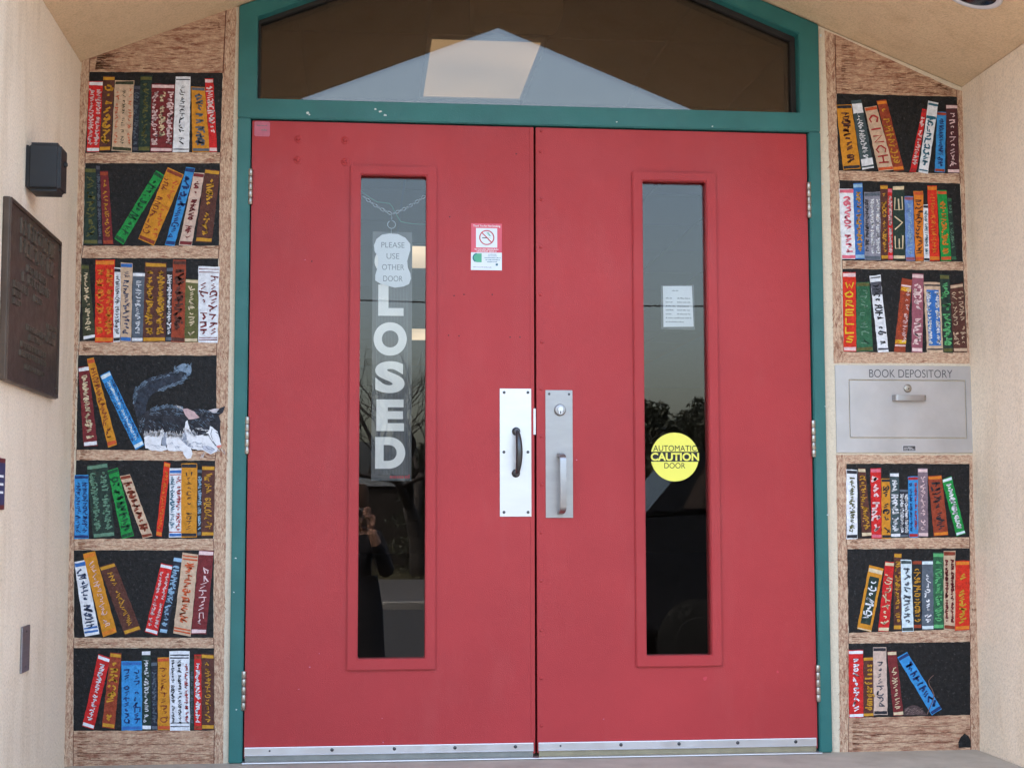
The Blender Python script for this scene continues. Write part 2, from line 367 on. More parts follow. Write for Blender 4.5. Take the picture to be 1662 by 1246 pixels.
ring('glazing_stop', [(G0 + .0005, TB1 + .0005), (G1 - .0005, TB1 + .0005), (G1 - .0005, gin), (XC, apex_i - .0005), (G0 + .0005, gin)], [(G0 + q * .4, TB1 + q * .3), (G1 - q, TB1 + q * .3), (G1 - q, gin - q * .8), (XC, apex_i - q), (G0 + q * .4, gin - q * .6)], .03, .115, M['gasket'], fr)
for yy in (.045, .075):
    prism('pane', [(G0 + .002, TB1 + .002), (G1 - .002, TB1 + .002), (G1 - .002, gin - .002), (XC, apex_i - .002), (G0 + .002, gin - .002)], yy, yy + .005, M['transom_glass'], fr)
box('door_stop', (DX0 - .003, .05, .0), (DX0 + .012, .07, TB0), M['teal'], fr); box('door_stop', (DX1 - .012, .05, .0), (DX1 + .003, .07, TB0), M['teal'], fr)
box('head_stop', (DX0 + .012, .05, DZ - .012), (DX1 - .012, .07, TB0), M['teal'], fr)
def chip(px, py, s, par, y, mat='chip'):
    c = W(px, py); n = 9; pts = [(c[0] + s * random.uniform(.5, 1.2) * math.cos(2 * math.pi * k / n), c[1] + s * .8 * random.uniform(.4, 1.2) * math.sin(2 * math.pi * k / n)) for k in range(n)]
    pydata('paint_chip', [(p[0], y, p[1]) for p in pts], [tuple(range(n))], M[mat], par)
for px, py, s in ((609, 179, .005), (617, 183, .007), (625, 189, .006), (500, 185, .006), (502, 188, .004), (1000, 200, .003), (1155, 207, .003), (383, 905, .004), (380, 960, .003), (1342, 835, .004), (1338, 660, .003), (384, 1150, .003), (1330, 60, .006), (1333, 300, .004)):
    chip(px, py, s, fr, yf - .0006)
thr = tag(box('threshold', (DX0 - .003, -.040, .0), (DX1 + .003, .10, .0045), M['alu'], None, .0015), 'low bright aluminium threshold under the red doors', 'threshold')

# ------------------------------------------------------------------ red doors
def round_head(name, x, z, r, y, mat, parent, h=.003):
    return lathe(name, [(r, 0), (r, h * .4), (r * .8, h * .85), (r * .4, h)], (x, y, z), (0, -1, 0), mat, parent, 12)
def make_door(sgn, label):
    x0, x1 = (DX0 + .001, XM - .0035) if sgn < 0 else (XM + .0035, DX1 - .001)
    d = thing('door', label, 'door', ((x0 + x1) / 2, 0, .02))
    wo = (-.035, .2445) if sgn < 0 else (.8855, 1.1665)        # window trim, outer
    wi = (wo[0] + .034, wo[1] - .034); zo = (.278, 1.887); zi = (.313, 1.857)
    leaf = ring('leaf', rect(x0, x1, .012, DZ - .001), rect(wi[0] - .006, wi[1] + .006, zi[0] - .006, zi[1] + .006), 0, .045, M['red'], d, .0015)
    tr = ring('window_frame', rect(wo[0], wo[1], *zo), rect(wi[0], wi[1], *zi), -.010, .018, M['red'], d, .003)
    ring('inner_window_frame', rect(wo[0], wo[1], *zo), rect(wi[0], wi[1], *zi), .0272, .055, M['red'], d, .003)
    box('pane', (wi[0] - .004, .0195, zi[0] - .004), (wi[1] + .004, .0255, zi[1] + .004), M['door_glass'], d)
    # bottom sweep
    sw = box('sweep', (x0 + .002, -.010, .0225), (x1 - .006, -.0005, .047), M['alu'], d, .002)
    box('sweep_lip', (x0 + .002, -.0115, .0212), (x1 - .006, -.0095, .0228), M['alu'], sw)
    box('sweep_rubber', (x0 + .004, -.0085, .0048), (x1 - .008, -.002, .0210), M['rubber' if sgn < 0 else 'brush'], sw)
    sx = (438, 539, 640, 738, 836)
    if sgn > 0: sx = (909, 1007, 1101, 1196, 1290)
    for px in sx:
        x, z = W(px, 1216 if sgn < 0 else 1213 - (px - 909) * .034); round_head('screw', x, .036, .0055 if px > sx[0] else .003, -.010, M['dark_metal'], sw)
    # hinges
    for a, b in (((404, 275), (404, 333)), ((399, 676), (398, 737)), ((394, 1088), (394, 1152))) if sgn < 0 else (((1315, 297), (1316, 355)), ((1323, 682), (1324, 742)), ((1330, 1078), (1331, 1138))):
        xx = x0 - .003 if sgn < 0 else x1 + .003
        za, zb = W(*a)[1], W(*b)[1]
        h = tube('hinge', [(xx, -.006, za - .002), (xx, -.006, zb + .002)], .0062, M['dark_metal'], d, 10)
        hh = (za - zb) / 5
        for k in range(5):
            z1 = za - hh * k - .0008; z2 = z1 - hh + .0016
            lathe('knuckle', [(.0076, 0), (.0082, .001), (.0082, z1 - z2 - .001), (.0076, z1 - z2)], (xx, -.0065, z2), (0, 0, 1), M['hinge'], h, 14)
    return d
dl = make_door(-1, 'left red door with long white pull plate and closed sign in its narrow window')
dr = make_door(1, 'right red door with keyed steel pull plate and yellow caution sticker on its window')
def dots(name, pts, r, par, mat, y=-.0005, h=.003):
    for px, py in pts:
        x, z = W(px, py); round_head(name, x, z, r, y, mat, par, h)
dots('bolt_washer', ((484, 226), (560, 228), (483, 260), (560, 263)), .0135, dl, M['red'], 0, .003)
dots('bolt_head', ((484, 226), (560, 228), (483, 260), (560, 263)), .0065, dl, M['red'], -.0014, .007)
dots('screw_hole', ((730, 352), (737, 480), (753, 478), (799, 478), (728, 544), (745, 545), (828, 547), (844, 547), (506, 424), (838, 250)), .0022, dl, M['ink'], 0, .0006)
dots('rivet', [(878 + random.uniform(-1, 2), y) for y in (213, 246, 324, 401, 478, 555, 631, 708, 786, 864, 942, 1022, 1100, 1177)], .0048, dr, M['red'], 0, .0035)
box('edge_strip', (XM - .0165, -.002, .06), (XM - .0037, -.0002, DZ - .002), M['red'], dl, .0008)
a = W(867, 663); b = W(871, 705); box('latch_face', (XM - .0068, -.004, b[1]), (XM + .0005, .02, a[1]), M['alu'], dl)
for px, py, s in ((503, 1082, .003), (518, 1060, .002), (485, 1118, .002), (622, 1204, .003), (620, 1165, .002), (495, 422, .003)): chip(px, py, s, dl, -.0007, 'palepink')
for px, py, s in ((936, 746, .003), (1144, 1100, .010), (1262, 1090, .006), (980, 1166, .003)): chip(px, py, s, dr, -.0007, 'redink' if s > .004 else 'palepink')
# pull plates
(ax, az), (bx, bz) = W(811, 630.5), W(862.5, 838)
pl = box('pull_plate', (ax, -.003, bz), (bx, -.0004, az), M['alu'], dl, .0008)
dots('screw', [(780 + X / 4.617, 600 + Y / 4.617) for X, Y in ((176, 170), (354, 170), (174, 616), (354, 616), (175, 1066), (355, 1066))], .0048, pl, M['dark_metal'], -.003, .002)
hx, hz1 = W(837.4, 700); hz2 = W(837, 767.8)[1]
hd = lathe('pull_handle', [(.0135, 0), (.0135, .004), (.010, .008), (.007, .016)], (hx, -.003, hz1), (0, -1, 0), M['dark_metal'], dl, 20)
lathe('handle_foot', [(.0135, 0), (.0135, .004), (.010, .008), (.007, .016)], (hx - .001, -.003, hz2), (0, -1, 0), M['dark_metal'], hd, 20)
pth = []; rd = []
for k in range(17):
    s = k / 16; zz = hz1 + .004 + (hz2 - hz1 - .008) * s; pth.append((hx + .0055 * math.sin(math.pi * s) ** .6, -.012 - .036 * math.sin(math.pi * s) ** .45, zz)); rd.append(.0068 + .0042 * math.sin(math.pi * s))
tube('grip', pth, rd, M['dark_metal'], hd, 14)
(ax, az), (bx, bz) = W(885, 633), W(930, 840)
pr = box('pull_plate', (ax, -.003, bz), (bx, -.0004, az), M['steel'], dr, .0008)
dots('screw', [(780 + X / 4.617, 600 + Y / 4.617) for X, Y in ((513, 181), (662, 183))], .004, pr, M['dark_metal'], -.003, .0015)
lx, lz = W(908.6, 665.4)
lk = lathe('lock_cylinder', [(.0195, 0), (.019, .003), (.0165, .008), (.016, .010), (.0142, .0104)], (lx, -.003, lz), (0, -1, 0), M['steel'], dr, 28)
lathe('lock_plug', [(.0095, 0), (.009, .003), (.0085, .0035)], (lx + .0008, -.0125, lz + .002), (0, -1, 0), M['alu'], lk, 20)
lathe('lock_plug', [(.0065, 0), (.006, .0025)], (lx + .0008, -.0128, lz - .0085), (0, -1, 0), M['alu'], lk, 16)
box('keyway', (lx - .0007, -.0168, lz - .0125), (lx + .0025, -.015, lz - .004), M['ink'], lk)
hx, z1 = W(909.5, 738); z2 = W(909.5, 831)[1]
bmh = bmesh.new(); w2, th = .0100, .0055
prof = []
for k in range(9):
    t = k / 8 * math.pi / 2; prof.append((-.003 - .045 * math.sin(t) ** .8, z1 - .018 * (1 - math.cos(t))))
for k in range(9):
    t = (1 - k / 8) * math.pi / 2; prof.append((-.003 - .045 * math.sin(t) ** .8, z2 + .018 * (1 - math.cos(t))))
n = len(prof); rows = []
for i, (yy, zz) in enumerate(prof):
    p0 = prof[max(0, i - 1)]; p1 = prof[min(n - 1, i + 1)]; dv = Vector((p1[0] - p0[0], p1[1] - p0[1])).normalized(); nn = Vector((-dv.y, dv.x)) * th
    xs = hx + (-.0018 + .004 * math.sin(math.pi * i / (n - 1)))
    rows.append([bmh.verts.new((xs - w2, yy + nn.x, zz + nn.y)), bmh.verts.new((xs + w2, yy + nn.x, zz + nn.y)), bmh.verts.new((xs + w2, yy - nn.x, zz - nn.y)), bmh.verts.new((xs - w2, yy - nn.x, zz - nn.y))])
for i in range(n - 1):
    for k in range(4): bmh.faces.new((rows[i][k], rows[i][(k + 1) % 4], rows[i + 1][(k + 1) % 4], rows[i + 1][k]))
bmh.faces.new(rows[0][::-1]); bmh.faces.new(rows[-1])
bmesh.ops.recalc_face_normals(bmh, faces=bmh.faces[:])
bmesh.ops.bevel(bmh, geom=[e for e in bmh.edges if e.calc_face_angle(0) > 1.0], offset=.0016, segments=2, affect='EDGES')
ho = from_bm('pull_handle', bmh, M['steel'], dr, True); ho.data.set_sharp_from_angle(angle=.6)

# ------------------------------------------------------------------ stickers and signs on the doors
def words(name, x0, x1, z, h, y, mat, par, seed, wmin=.006, gap=.35, normal='y'):
    """a line of print too small to read: one short bar with ragged top for each word"""
    rnd = random.Random(seed); v = []; f = []; x = x0
    while x < x1 - h * .6:
        L = min(x1 - x, h * rnd.uniform(1.2, 4.0)); k = x
        while k < x + L:
            ww = h * rnd.uniform(.22, .42); hh = h * rnd.choice((.62, .66, 1.0, .7)); b = len(v)
            v += [(k, y, z), (k + ww, y, z), (k + ww, y, z + hh), (k, y, z + hh)]; f.append((b, b + 1, b + 2, b + 3)); k += ww + h * .16
        x += L + h * gap * 1.6
    o = pydata(name, v, f, mat, par); o['kind'] = 'stuff'
    return o
(x0, z1), (x1, z0) = W(764.5, 362.5), W(814.5, 439)
ns = thing('no_smoking_sticker', 'pink and white no smoking sticker with crossed cigarette on left red door', 'sticker', ((x0 + x1) / 2, 0, z0))
H = z1 - z0; Wd = x1 - x0; zs = z0 + H * .378; y = -.0010
prism('lower_panel', [(x0 - .0005, z0), (x1, z0), (x1, zs), (x0, zs)], y, -.0002, M['paleblue'], ns)
prism('upper_panel', [(x0 + .0005, zs + .0002), (x1, zs + .0002), (x1, z1), (x0 + .0005, z1)], y, -.0002, M['pink'], ns)
flat_text('heading', 'Thank You for Not Smoking', x0 + Wd * .07, x1 - Wd * .05, z1 - H * .088, z1 - H * .03, y - .0003, M['white'], ns, .015)
pydata('symbol_panel', [(p[0], y - .0003, p[1]) for p in rect(x0 + Wd * .16, x1 - Wd * .15, zs + H * .105, z1 - H * .10)], [(0, 1, 2, 3)], M['paleblue'], ns)
cx, cz = x0 + Wd * .51, zs + H * .32; rr = Wd * .245
def disc_ring(name, cx, cz, r0, r1, y, mat, par, n=40):
    v = [(cx + r * math.cos(2 * math.pi * k / n), y, cz + r * math.sin(2 * math.pi * k / n)) for r in (r0, r1) for k in range(n)]
    return pydata(name, v, [(k, (k + 1) % n, n + (k + 1) % n, n + k) for k in range(n)], mat, par)
disc_ring('ban_ring', cx, cz, rr * .86, rr, y - .0006, M['redink'], ns)
def bar(name, p, q, wd, y, mat, par):
    d = Vector((q[0] - p[0], q[1] - p[1])); n = Vector((-d.y, d.x)).normalized() * wd / 2
    return pydata(name, [(p[0] + n.x, y, p[1] + n.y), (p[0] - n.x, y, p[1] - n.y), (q[0] - n.x, y, q[1] - n.y), (q[0] + n.x, y, q[1] + n.y)], [(0, 1, 2, 3)], mat, par)
bar('ban_slash', (cx - rr * .66, cz + rr * .66), (cx + rr * .66, cz - rr * .66), rr * .14, y - .0008, M['redink'], ns)
bar('cigarette', (cx - rr * .62, cz - rr * .05), (cx + .0, cz - rr * .05), rr * .11, y - .0006, M['ink'], ns)
bar('cigarette_tip', (cx + .0006, cz - rr * .05), (cx + rr * .5, cz - rr * .05), rr * .11, y - .0006, M['chip'], ns)
for k in range(2): bar('smoke', (cx + rr * (.0 + .16 * k), cz + rr * .7), (cx + rr * (.4 + .1 * k), cz + rr * .2), rr * .07, y - .0006, M['mint'], ns)
words('small_print', x0 + Wd * .12, x1 - Wd * .1, zs + H * .055, H * .03, y - .0003, M['white'], ns, 3); words('small_print', x0 + Wd * .18, x1 - Wd * .18, zs + H * .012, H * .03, y - .0003, M['white'], ns, 4)
n = 18; v = [(x0 + Wd * .21 + Wd * .15 * math.cos(math.pi * .5 + math.pi * k / (n - 1)), y - .0003, z0 + H * .262 + H * .095 * math.sin(math.pi * .5 + math.pi * k / (n - 1))) for k in range(n)] + [(x0 + Wd * .345, y - .0003, z0 + H * .167), (x0 + Wd * .345, y - .0003, z0 + H * .357)]
pydata('round_logo', v, [tuple(range(len(v)))], M['mint'], ns)
v = [(x0 + Wd * .205 + Wd * r * math.cos(math.pi * .55 + math.pi * .8 * k / 15), y - .0006, z0 + H * .262 + H * r * .66 * math.sin(math.pi * .55 + math.pi * .8 * k / 15)) for r in (.12, .155) for k in range(16)]
pydata('logo_edge', v, [(k, k + 1, 17 + k, 16 + k) for k in range(15)], M['tealink'], ns)
for k, (zz, a, b) in enumerate(((.33, .55, .84), (.295, .55, .84), (.255, .44, .95), (.212, .47, .93), (.17, .52, .88), (.055, .06, .68))): words('small_print', x0 + Wd * a, x0 + Wd * b, z0 + H * zz, H * (.016 if k in (0, 1, 5) else .022), y - .0003, M['tealink' if k < 5 else 'greyink'], ns, 10 + k)
pydata('seal', [(p[0], y - .0003, p[1]) for p in rect(x0 + Wd * .80, x0 + Wd * .87, z0 + H * .10, z0 + H * .145)], [(0, 1, 2, 3)], M['tealink'], ns)

(x0, z1), (x1, z0) = W(413, 197), W(438, 222)
ps = thing('square_sticker', 'small faded pink square sticker in the top corner of left red door', 'sticker', ((x0 + x1) / 2, 0, z0))
prism('sheet', [(x0 + .004, z0), (x1 - .004, z0), (x1, z0 + .004), (x1, z1 - .004), (x1 - .004, z1), (x0 + .004, z1), (x0, z1 - .004), (x0, z0 + .004)], -.001, -.0002, M['palepink'], ps)
words('faded_print', x0 + .008, x1 - .008, z1 - .016, .005, -.0013, M['greyink'], ps, 21); words('faded_print', x0 + .022, x1 - .010, z0 + .018, .007, -.0013, M['greyink'], ps, 22)

c = W(1097, 741); Rr = .0795; yg = .0188
cs = thing('caution_sticker', 'round yellow automatic caution door sticker on the right door window', 'sticker', (c[0], yg, c[1] - Rr))
def seg_disc(name, zlo, zhi, mat, y):
    n = 40; pts = []
    for k in range(n + 1):
        z = zlo + (zhi - zlo) * k / n; h = math.sqrt(max(0, Rr * Rr - z * z)); pts.append((h, z))
    poly = [(c[0] + h, c[1] + z) for h, z in pts] + [(c[0] - h, c[1] + z) for h, z in pts[::-1] if h > 1e-6]
    return prism(name, poly, y - .0006, y, mat, cs)
zt, zb = W(1097, 732.5)[1] - c[1], W(1097, 748.5)[1] - c[1]
seg_disc('upper_yellow', zt + .0003, Rr, M['yellow'], yg); seg_disc('lower_yellow', -Rr, zb - .0003, M['yellow'], yg)
pydata('black_band', [(p[0], yg - .0002, p[1]) for p in rect(c[0] - .0785, c[0] + .0785, c[1] + zb, c[1] + zt)], [(0, 1, 2, 3)], M['ink'], cs)
ft = lambda n_, s_, a_, b_, za_, zb_, m_, bo: flat_text(n_, s_, W(a_, za_)[0], W(b_, za_)[0], W(a_, zb_)[1], W(a_, za_)[1], yg - .0010, M[m_], cs, bo)
ft('word_automatic', 'AUTOMATIC', 1062, 1132.5, 722, 731.5, 'ink', .001); ft('word_caution', 'CAUTION', 1058, 1136.5, 734, 747.2, 'yellow', .035); ft('word_door', 'DOOR', 1080, 1114, 750.5, 759.5, 'ink', 0)

# behind the left glass: closed sign, paper, chain, cord
Y1 = .042
def WB(px, py, y=Y1): return W(px, py, y)
(x0, z1), (x1, z0) = WB(605, 376), WB(667.5, 780)
clo = thing('closed_sign', 'tall grey ribbed closed sign hanging behind left door glass', 'sign', ((x0 + x1) / 2, Y1, z0))
box('panel', (x0, Y1, z0), (x1, Y1 + .006, z1), M['signgrey'], clo)
rb = (x1 - x0 - .024) / 22
for k in range(22): box('rib', (x0 + .014 + rb * k, Y1 - .002, z0 + .02), (x0 + .014 + rb * (k + .42), Y1 - .0002, z1 - .03), M['greyink'], clo)
for ch, a, b in (('L', (614, 462), (655, 513)), ('O', (606.5, 523), (660, 577.5)), ('S', (609, 586), (656.5, 638)), ('E', (611, 648), (655.5, 699.5)), ('D', (609, 709), (657.5, 760.5)), ('C', (608, 398), (659, 450))):
    (xa, za), (xb, zb_) = WB(*a), WB(*b); flat_text('letter', ch, xa, xb, zb_, za, Y1 - .0035, M['signwhite'], clo, .055)
words('small_red_print', x0 + .06, x1 - .006, z0 + .008, .012, Y1 - .0004, M['redink'], clo, 31)
pz = Y1 - .009
pts = [(632, 379), (646, 380), (658, 386), (666, 396), (666, 406), (663, 416), (661, 424), (662, 434), (666, 444), (667, 452), (664, 461), (655, 465), (641, 467), (630, 464), (618, 461), (609, 455), (609, 447), (612, 436), (614, 426), (613, 416), (608, 408), (607, 398), (611, 388), (620, 381)]
po = [WB(*p, pz) for p in pts]
pn = thing('paper_notice', 'white wavy cut paper notice over the top of the closed sign', 'notice', (po[0][0], pz, po[12][1]))
prism('sheet', po, pz, pz + .001, M['paper'], pn)
for s, a, b, za, zb_ in (('PLEASE', 619, 656.5, 393, 402.5), ('USE', 627.5, 648, 411, 420.5), ('OTHER', 620, 656, 429, 438.5), ('DOOR', 622, 653.5, 447.5, 457)):
    (xa, z2), (xb, z3) = WB(a, za, pz), WB(b, zb_, pz); flat_text('word', s, xa, xb, z3, z2, pz - .0006, M['greyink'], pn, -.004)
chn = thing('hanging_chain', 'thin metal chain with ring draped across the left door window', 'chain', (WB(635, 365)[0], Y1, WB(635, 365)[1]))
def link_ring(cp, d, L, wd, r, par, name, tilt):
    d = Vector(d).normalized(); s = d.cross(Vector((0, 1, 0))).normalized(); s = (s * math.cos(tilt) + Vector((0, 1, 0)) * math.sin(tilt)).normalized(); n = 14
    path = [Vector(cp) + d * (L / 2 * math.cos(2 * math.pi * k / n)) + s * (wd / 2 * math.sin(2 * math.pi * k / n)) for k in range(n + 1)]
    return tube(name, path, r, M['chain'], par, 6)
def v3(px, py, y=Y1): p = W(px, py, y); return Vector((p[0], y, p[1]))
for a, b, nn in ((v3(589, 318), v3(635, 347), 8), (v3(637, 347), v3(690, 318), 10)):
    for k in range(nn):
        s = (k + .5) / nn; p = a.lerp(b, s); p.z -= .006 * math.sin(math.pi * s)
        link_ring(p, b - a, (b - a).length / nn * 1.12, .0095, .0014, chn, 'chain_link', .3 if k % 2 else 1.1)
link_ring(v3(635.5, 364.5), (0, 0, 1), .026, .026, .0013, chn, 'ring', 0)
tube('hook', [v3(635.5, 348), v3(636, 354), v3(635, 358)], .001, M['chain'], chn, 6)
tube('stem', [v3(635, 371), v3(635, 380)], .0008, M['chain'], chn, 6)
cpts = [v3(*p, Y1 + .012) for p in ((586, 310), (596, 318), (604, 323), (612, 328), (622, 329), (632, 330.5), (637, 336), (642, 346), (647, 355), (651, 360), (660, 362), (672, 363.5), (694, 364.5))]
tag(tube('cord', cpts, .0012, M['cord'], None, 6), 'thin green cord strung behind the chain in left door window', 'cord')

(x0, z1), (x1, z0) = W(1076, 465, .04), W(1126, 531, .04)
nb = thing('posted_notice', 'white printed notice taped inside the right door window', 'notice', ((x0 + x1) / 2, .04, z0))
sl = prism('sleeve', [W(1073, 463, .04), W(1126.5, 462.5, .04), W(1128, 535, .04), W(1073.5, 534, .04)], .042, .043, M['signgrey'], nb)
prism('sheet', [W(1076, 464.5, .04), W(1123, 464, .04), W(1126, 530, .04), W(1077, 530.5, .04)], .0405, .0415, M['paper'], nb)
zl = lambda py: W(1100, py, .04)[1]
words('print_line', W(1091, 472, .04)[0], W(1101, 472, .04)[0], zl(472.5), .004, .0400, M['greyink'], nb, 40)
for k in range(7):
    py = 485 + k * 6.4; xa = W(1080.5, py, .04)[0]
    if k < 5:
        words('print_line', xa, W(1080.5 + (10, 11, 17, 13, 9)[k], py, .04)[0], zl(py), .0045, .0400, M['greyink'], nb, 41 + k); words('print_line', W(1099, py, .04)[0], W(1120, py, .04)[0], zl(py), .0045, .0400, M['greyink'], nb, 51 + k)
    else: words('print_line', xa, W(1122 if k == 5 else 1110, py, .04)[0], zl(py), .0045, .0400, M['greyink'], nb, 61 + k)

# ------------------------------------------------------------------ painted bookshelves on the stucco either side of the doors
# flat paint: every patch lies on the wall, measured from the photograph; later coats lie a fraction of a millimetre over earlier ones
RN = random.Random(11)
def wob(pts, step=7, j=.45):
    out = []; n = len(pts)
    for i in range(n):
        a, b = pts[i], pts[(i + 1) % n]; L = math.hypot(b[0] - a[0], b[1] - a[1]); k = max(1, int(L / step))
        for q in range(k):
            t = q / k; out.append((a[0] + (b[0] - a[0]) * t + RN.uniform(-j, j), a[1] + (b[1] - a[1]) * t + RN.uniform(-j, j)))
    return out
def orient(pts):
    A = sum(pts[i][0] * pts[(i + 1) % len(pts)][1] - pts[(i + 1) % len(pts)][0] * pts[i][1] for i in range(len(pts)))
    return pts if A > 0 else pts[::-1]
def patch(name, pts, y, mat, par, step=7, j=.45):
    p = orient([W(*q) for q in wob(pts, step, j)])
    me = bpy.data.meshes.new(name); me.from_pydata([(a, y, b) for a, b in p], [], [tuple(range(len(p)))]); me.update()
    return link(name, me, mat, par)
def ribbons(name, strokes, y, mat, par):
    """strokes: list of (pixel points, width in pixels)"""
    v, f = [], []
    for pts, wd in strokes:
        n = len(pts)
        if n < 2: continue
        b = len(v)
        for i, p in enumerate(pts):
            a, c = pts[max(0, i - 1)], pts[min(n - 1, i + 1)]; dx, dy = c[0] - a[0], c[1] - a[1]; L = math.hypot(dx, dy) or 1
            ww = wd * .5 * RN.uniform(.75, 1.2)
            ex = (0 if 0 < i < n - 1 else .3 * wd) * (-1 if i == 0 else 1)
            for s in (1, -1):
                q = W(p[0] + ex * dx / L - dy / L * ww * s, p[1] + ex * dy / L + dx / L * ww * s); v.append((q[0], y, q[1]))
        for i in range(n - 1): f.append((b + 2 * i, b + 2 * i + 2, b + 2 * i + 3, b + 2 * i + 1))
    if not v: return None
    me = bpy.data.meshes.new(name); me.from_pydata(v, [], f); me.update()
    o = link(name, me, mat, par)
    for p in me.polygons:
        if p.normal.y > 0: p.flip()
    o['kind'] = 'stuff'
    return o
FONT = {'A': [[(0, 0), (.5, 1), (1, 0)], [(.2, .4), (.8, .4)]], 'C': [[(1, .85), (.5, 1), (0, .6), (0, .35), (.5, 0), (1, .15)]], 'D': [[(0, 0), (0, 1), (.7, .9), (1, .5), (.7, .1), (0, 0)]], 'E': [[(1, 1), (0, 1), (0, 0), (1, 0)], [(0, .5), (.8, .5)]],
        'H': [[(0, 0), (0, 1)], [(1, 0), (1, 1)], [(0, .5), (1, .5)]], 'I': [[(.5, 0), (.5, 1)]], 'L': [[(0, 1), (0, 0), (1, 0)]], 'N': [[(0, 0), (0, 1), (1, 0), (1, 1)]], 'O': [[(.5, 1), (0, .6), (.1, .2), (.5, 0), (.9, .2), (1, .6), (.5, 1)]],
        'R': [[(0, 0), (0, 1), (.8, .95), (.9, .65), (0, .5), (1, 0)]], 'S': [[(1, .9), (.4, 1), (0, .75), (.9, .35), (.7, 0), (0, .1)]], 'T': [[(.5, 0), (.5, 1)], [(0, 1), (1, 1)]], 'V': [[(0, 1), (.5, 0), (1, 1)]], 'W': [[(0, 1), (.25, 0), (.5, .7), (.75, 0), (1, 1)]],
        'd': [[(.9, 1), (.9, 0), (.4, 0), (.1, .3), (.4, .6), (.9, .5)]], 'a': [[(.9, .6), (.9, 0), (.3, 0), (.1, .35), (.5, .65), (.9, .5)]], 'n': [[(0, 0), (0, .6), (.5, .65), (.9, .5), (.9, 0)]], 'g': [[(.9, .6), (.9, -.3), (.2, -.4)], [(.9, .1), (.3, 0), (.1, .4), (.9, .6)]],
        'e': [[(0, .35), (.9, .4), (.5, .65), (.1, .4), (.3, 0), (.9, .1)]], 'r': [[(0, 0), (0, .6)], [(0, .4), (.8, .65)]], 'f': [[(.3, 0), (.3, .9), (.8, 1)], [(0, .5), (.7, .5)]], 'i': [[(.5, 0), (.5, .6)]], 'l': [[(.5, 0), (.5, 1)]], 's': [[(.9, .55), (.2, .6), (.2, .4), (.8, .25), (.7, 0), (.1, .05)]]}
def scribble():
    """a made-up brush mark like those of the mural: no real letter"""
    k = RN.random(); P = lambda: (RN.choice((0, .3, .6, 1)) + RN.uniform(-.12, .12), RN.choice((0, .3, .6, 1)) + RN.uniform(-.12, .12))
    def curl(s, n): 
        a0 = RN.uniform(0, 6.28); return [(.5 + .5 * s * math.cos(a0 + t * .85), .5 + .5 * s * math.sin(a0 + t * .85)) for t in range(n)]
    if k < .18: return [[P(), P()], [P(), P(), P()]]
    if k < .38: a = RN.uniform(.0, .4); return [[(a, RN.uniform(-.1, .15)), (a + RN.uniform(-.1, .2), 1)], [(a, RN.uniform(.4, .9)), (.7, RN.uniform(.5, 1)), (1, RN.uniform(0, .6))]]
    if k < .60: return [curl(1, RN.randint(4, 7)), [P(), P()]]
    if k < .75: return [[(0, RN.uniform(.5, 1)), (.35, RN.uniform(0, .3)), (.6, RN.uniform(.6, 1)), (1, RN.uniform(0, .4))]]
    if k < .92: return [[P(), P(), P(), P()]]
    return [curl(.5, 5)]
COL = dict(red=(212, 36, 36), rust=(158, 66, 40), brown=(92, 52, 42), tan=(210, 180, 152), navy=(40, 44, 58), black=(38, 38, 42), dgreen=(38, 58, 50), maroon=(122, 40, 44), white=(236, 238, 244), ochre=(212, 142, 36), green=(28, 150, 68), blue=(58, 148, 214),
           dblue=(54, 112, 186), slate=(92, 102, 114), orange=(220, 50, 26), olive=(98, 98, 52), dolive=(60, 64, 44), pinktan=(214, 186, 170), gold=(206, 150, 44), cream=(226, 206, 170), grey=(142, 142, 156), pgreen=(104, 144, 120), lgreen=(96, 180, 116),
           peri=(112, 146, 206), mauve=(160, 92, 106), mgrey=(134, 114, 124), vorange=(226, 130, 40), ink=(44, 44, 52), bink=(58, 72, 104), nink=(34, 60, 116), rink=(176, 44, 44), brink=(140, 62, 40), gink=(22, 84, 50), teal=(48, 112, 136), pinkw=(236, 204, 204),
           pinkr=(226, 112, 132), lblue=(150, 186, 214), dgrey=(84, 84, 94), yell=(232, 188, 40), pwhite=(222, 238, 248), oink=(206, 88, 46), dmaroon=(80, 38, 42), gumb=(48, 104, 72), ggrey=(66, 84, 88))
def at(q, u, v):
    (x1, y1), (x2, y2), (x3, y3), (x4, y4) = q
    a = (x1 + (x2 - x1) * u, y1 + (y2 - y1) * u); b = (x4 + (x3 - x4) * u, y4 + (y3 - y4) * u)
    return (a[0] + (b[0] - a[0]) * v, a[1] + (b[1] - a[1]) * v)
_layer = [0]
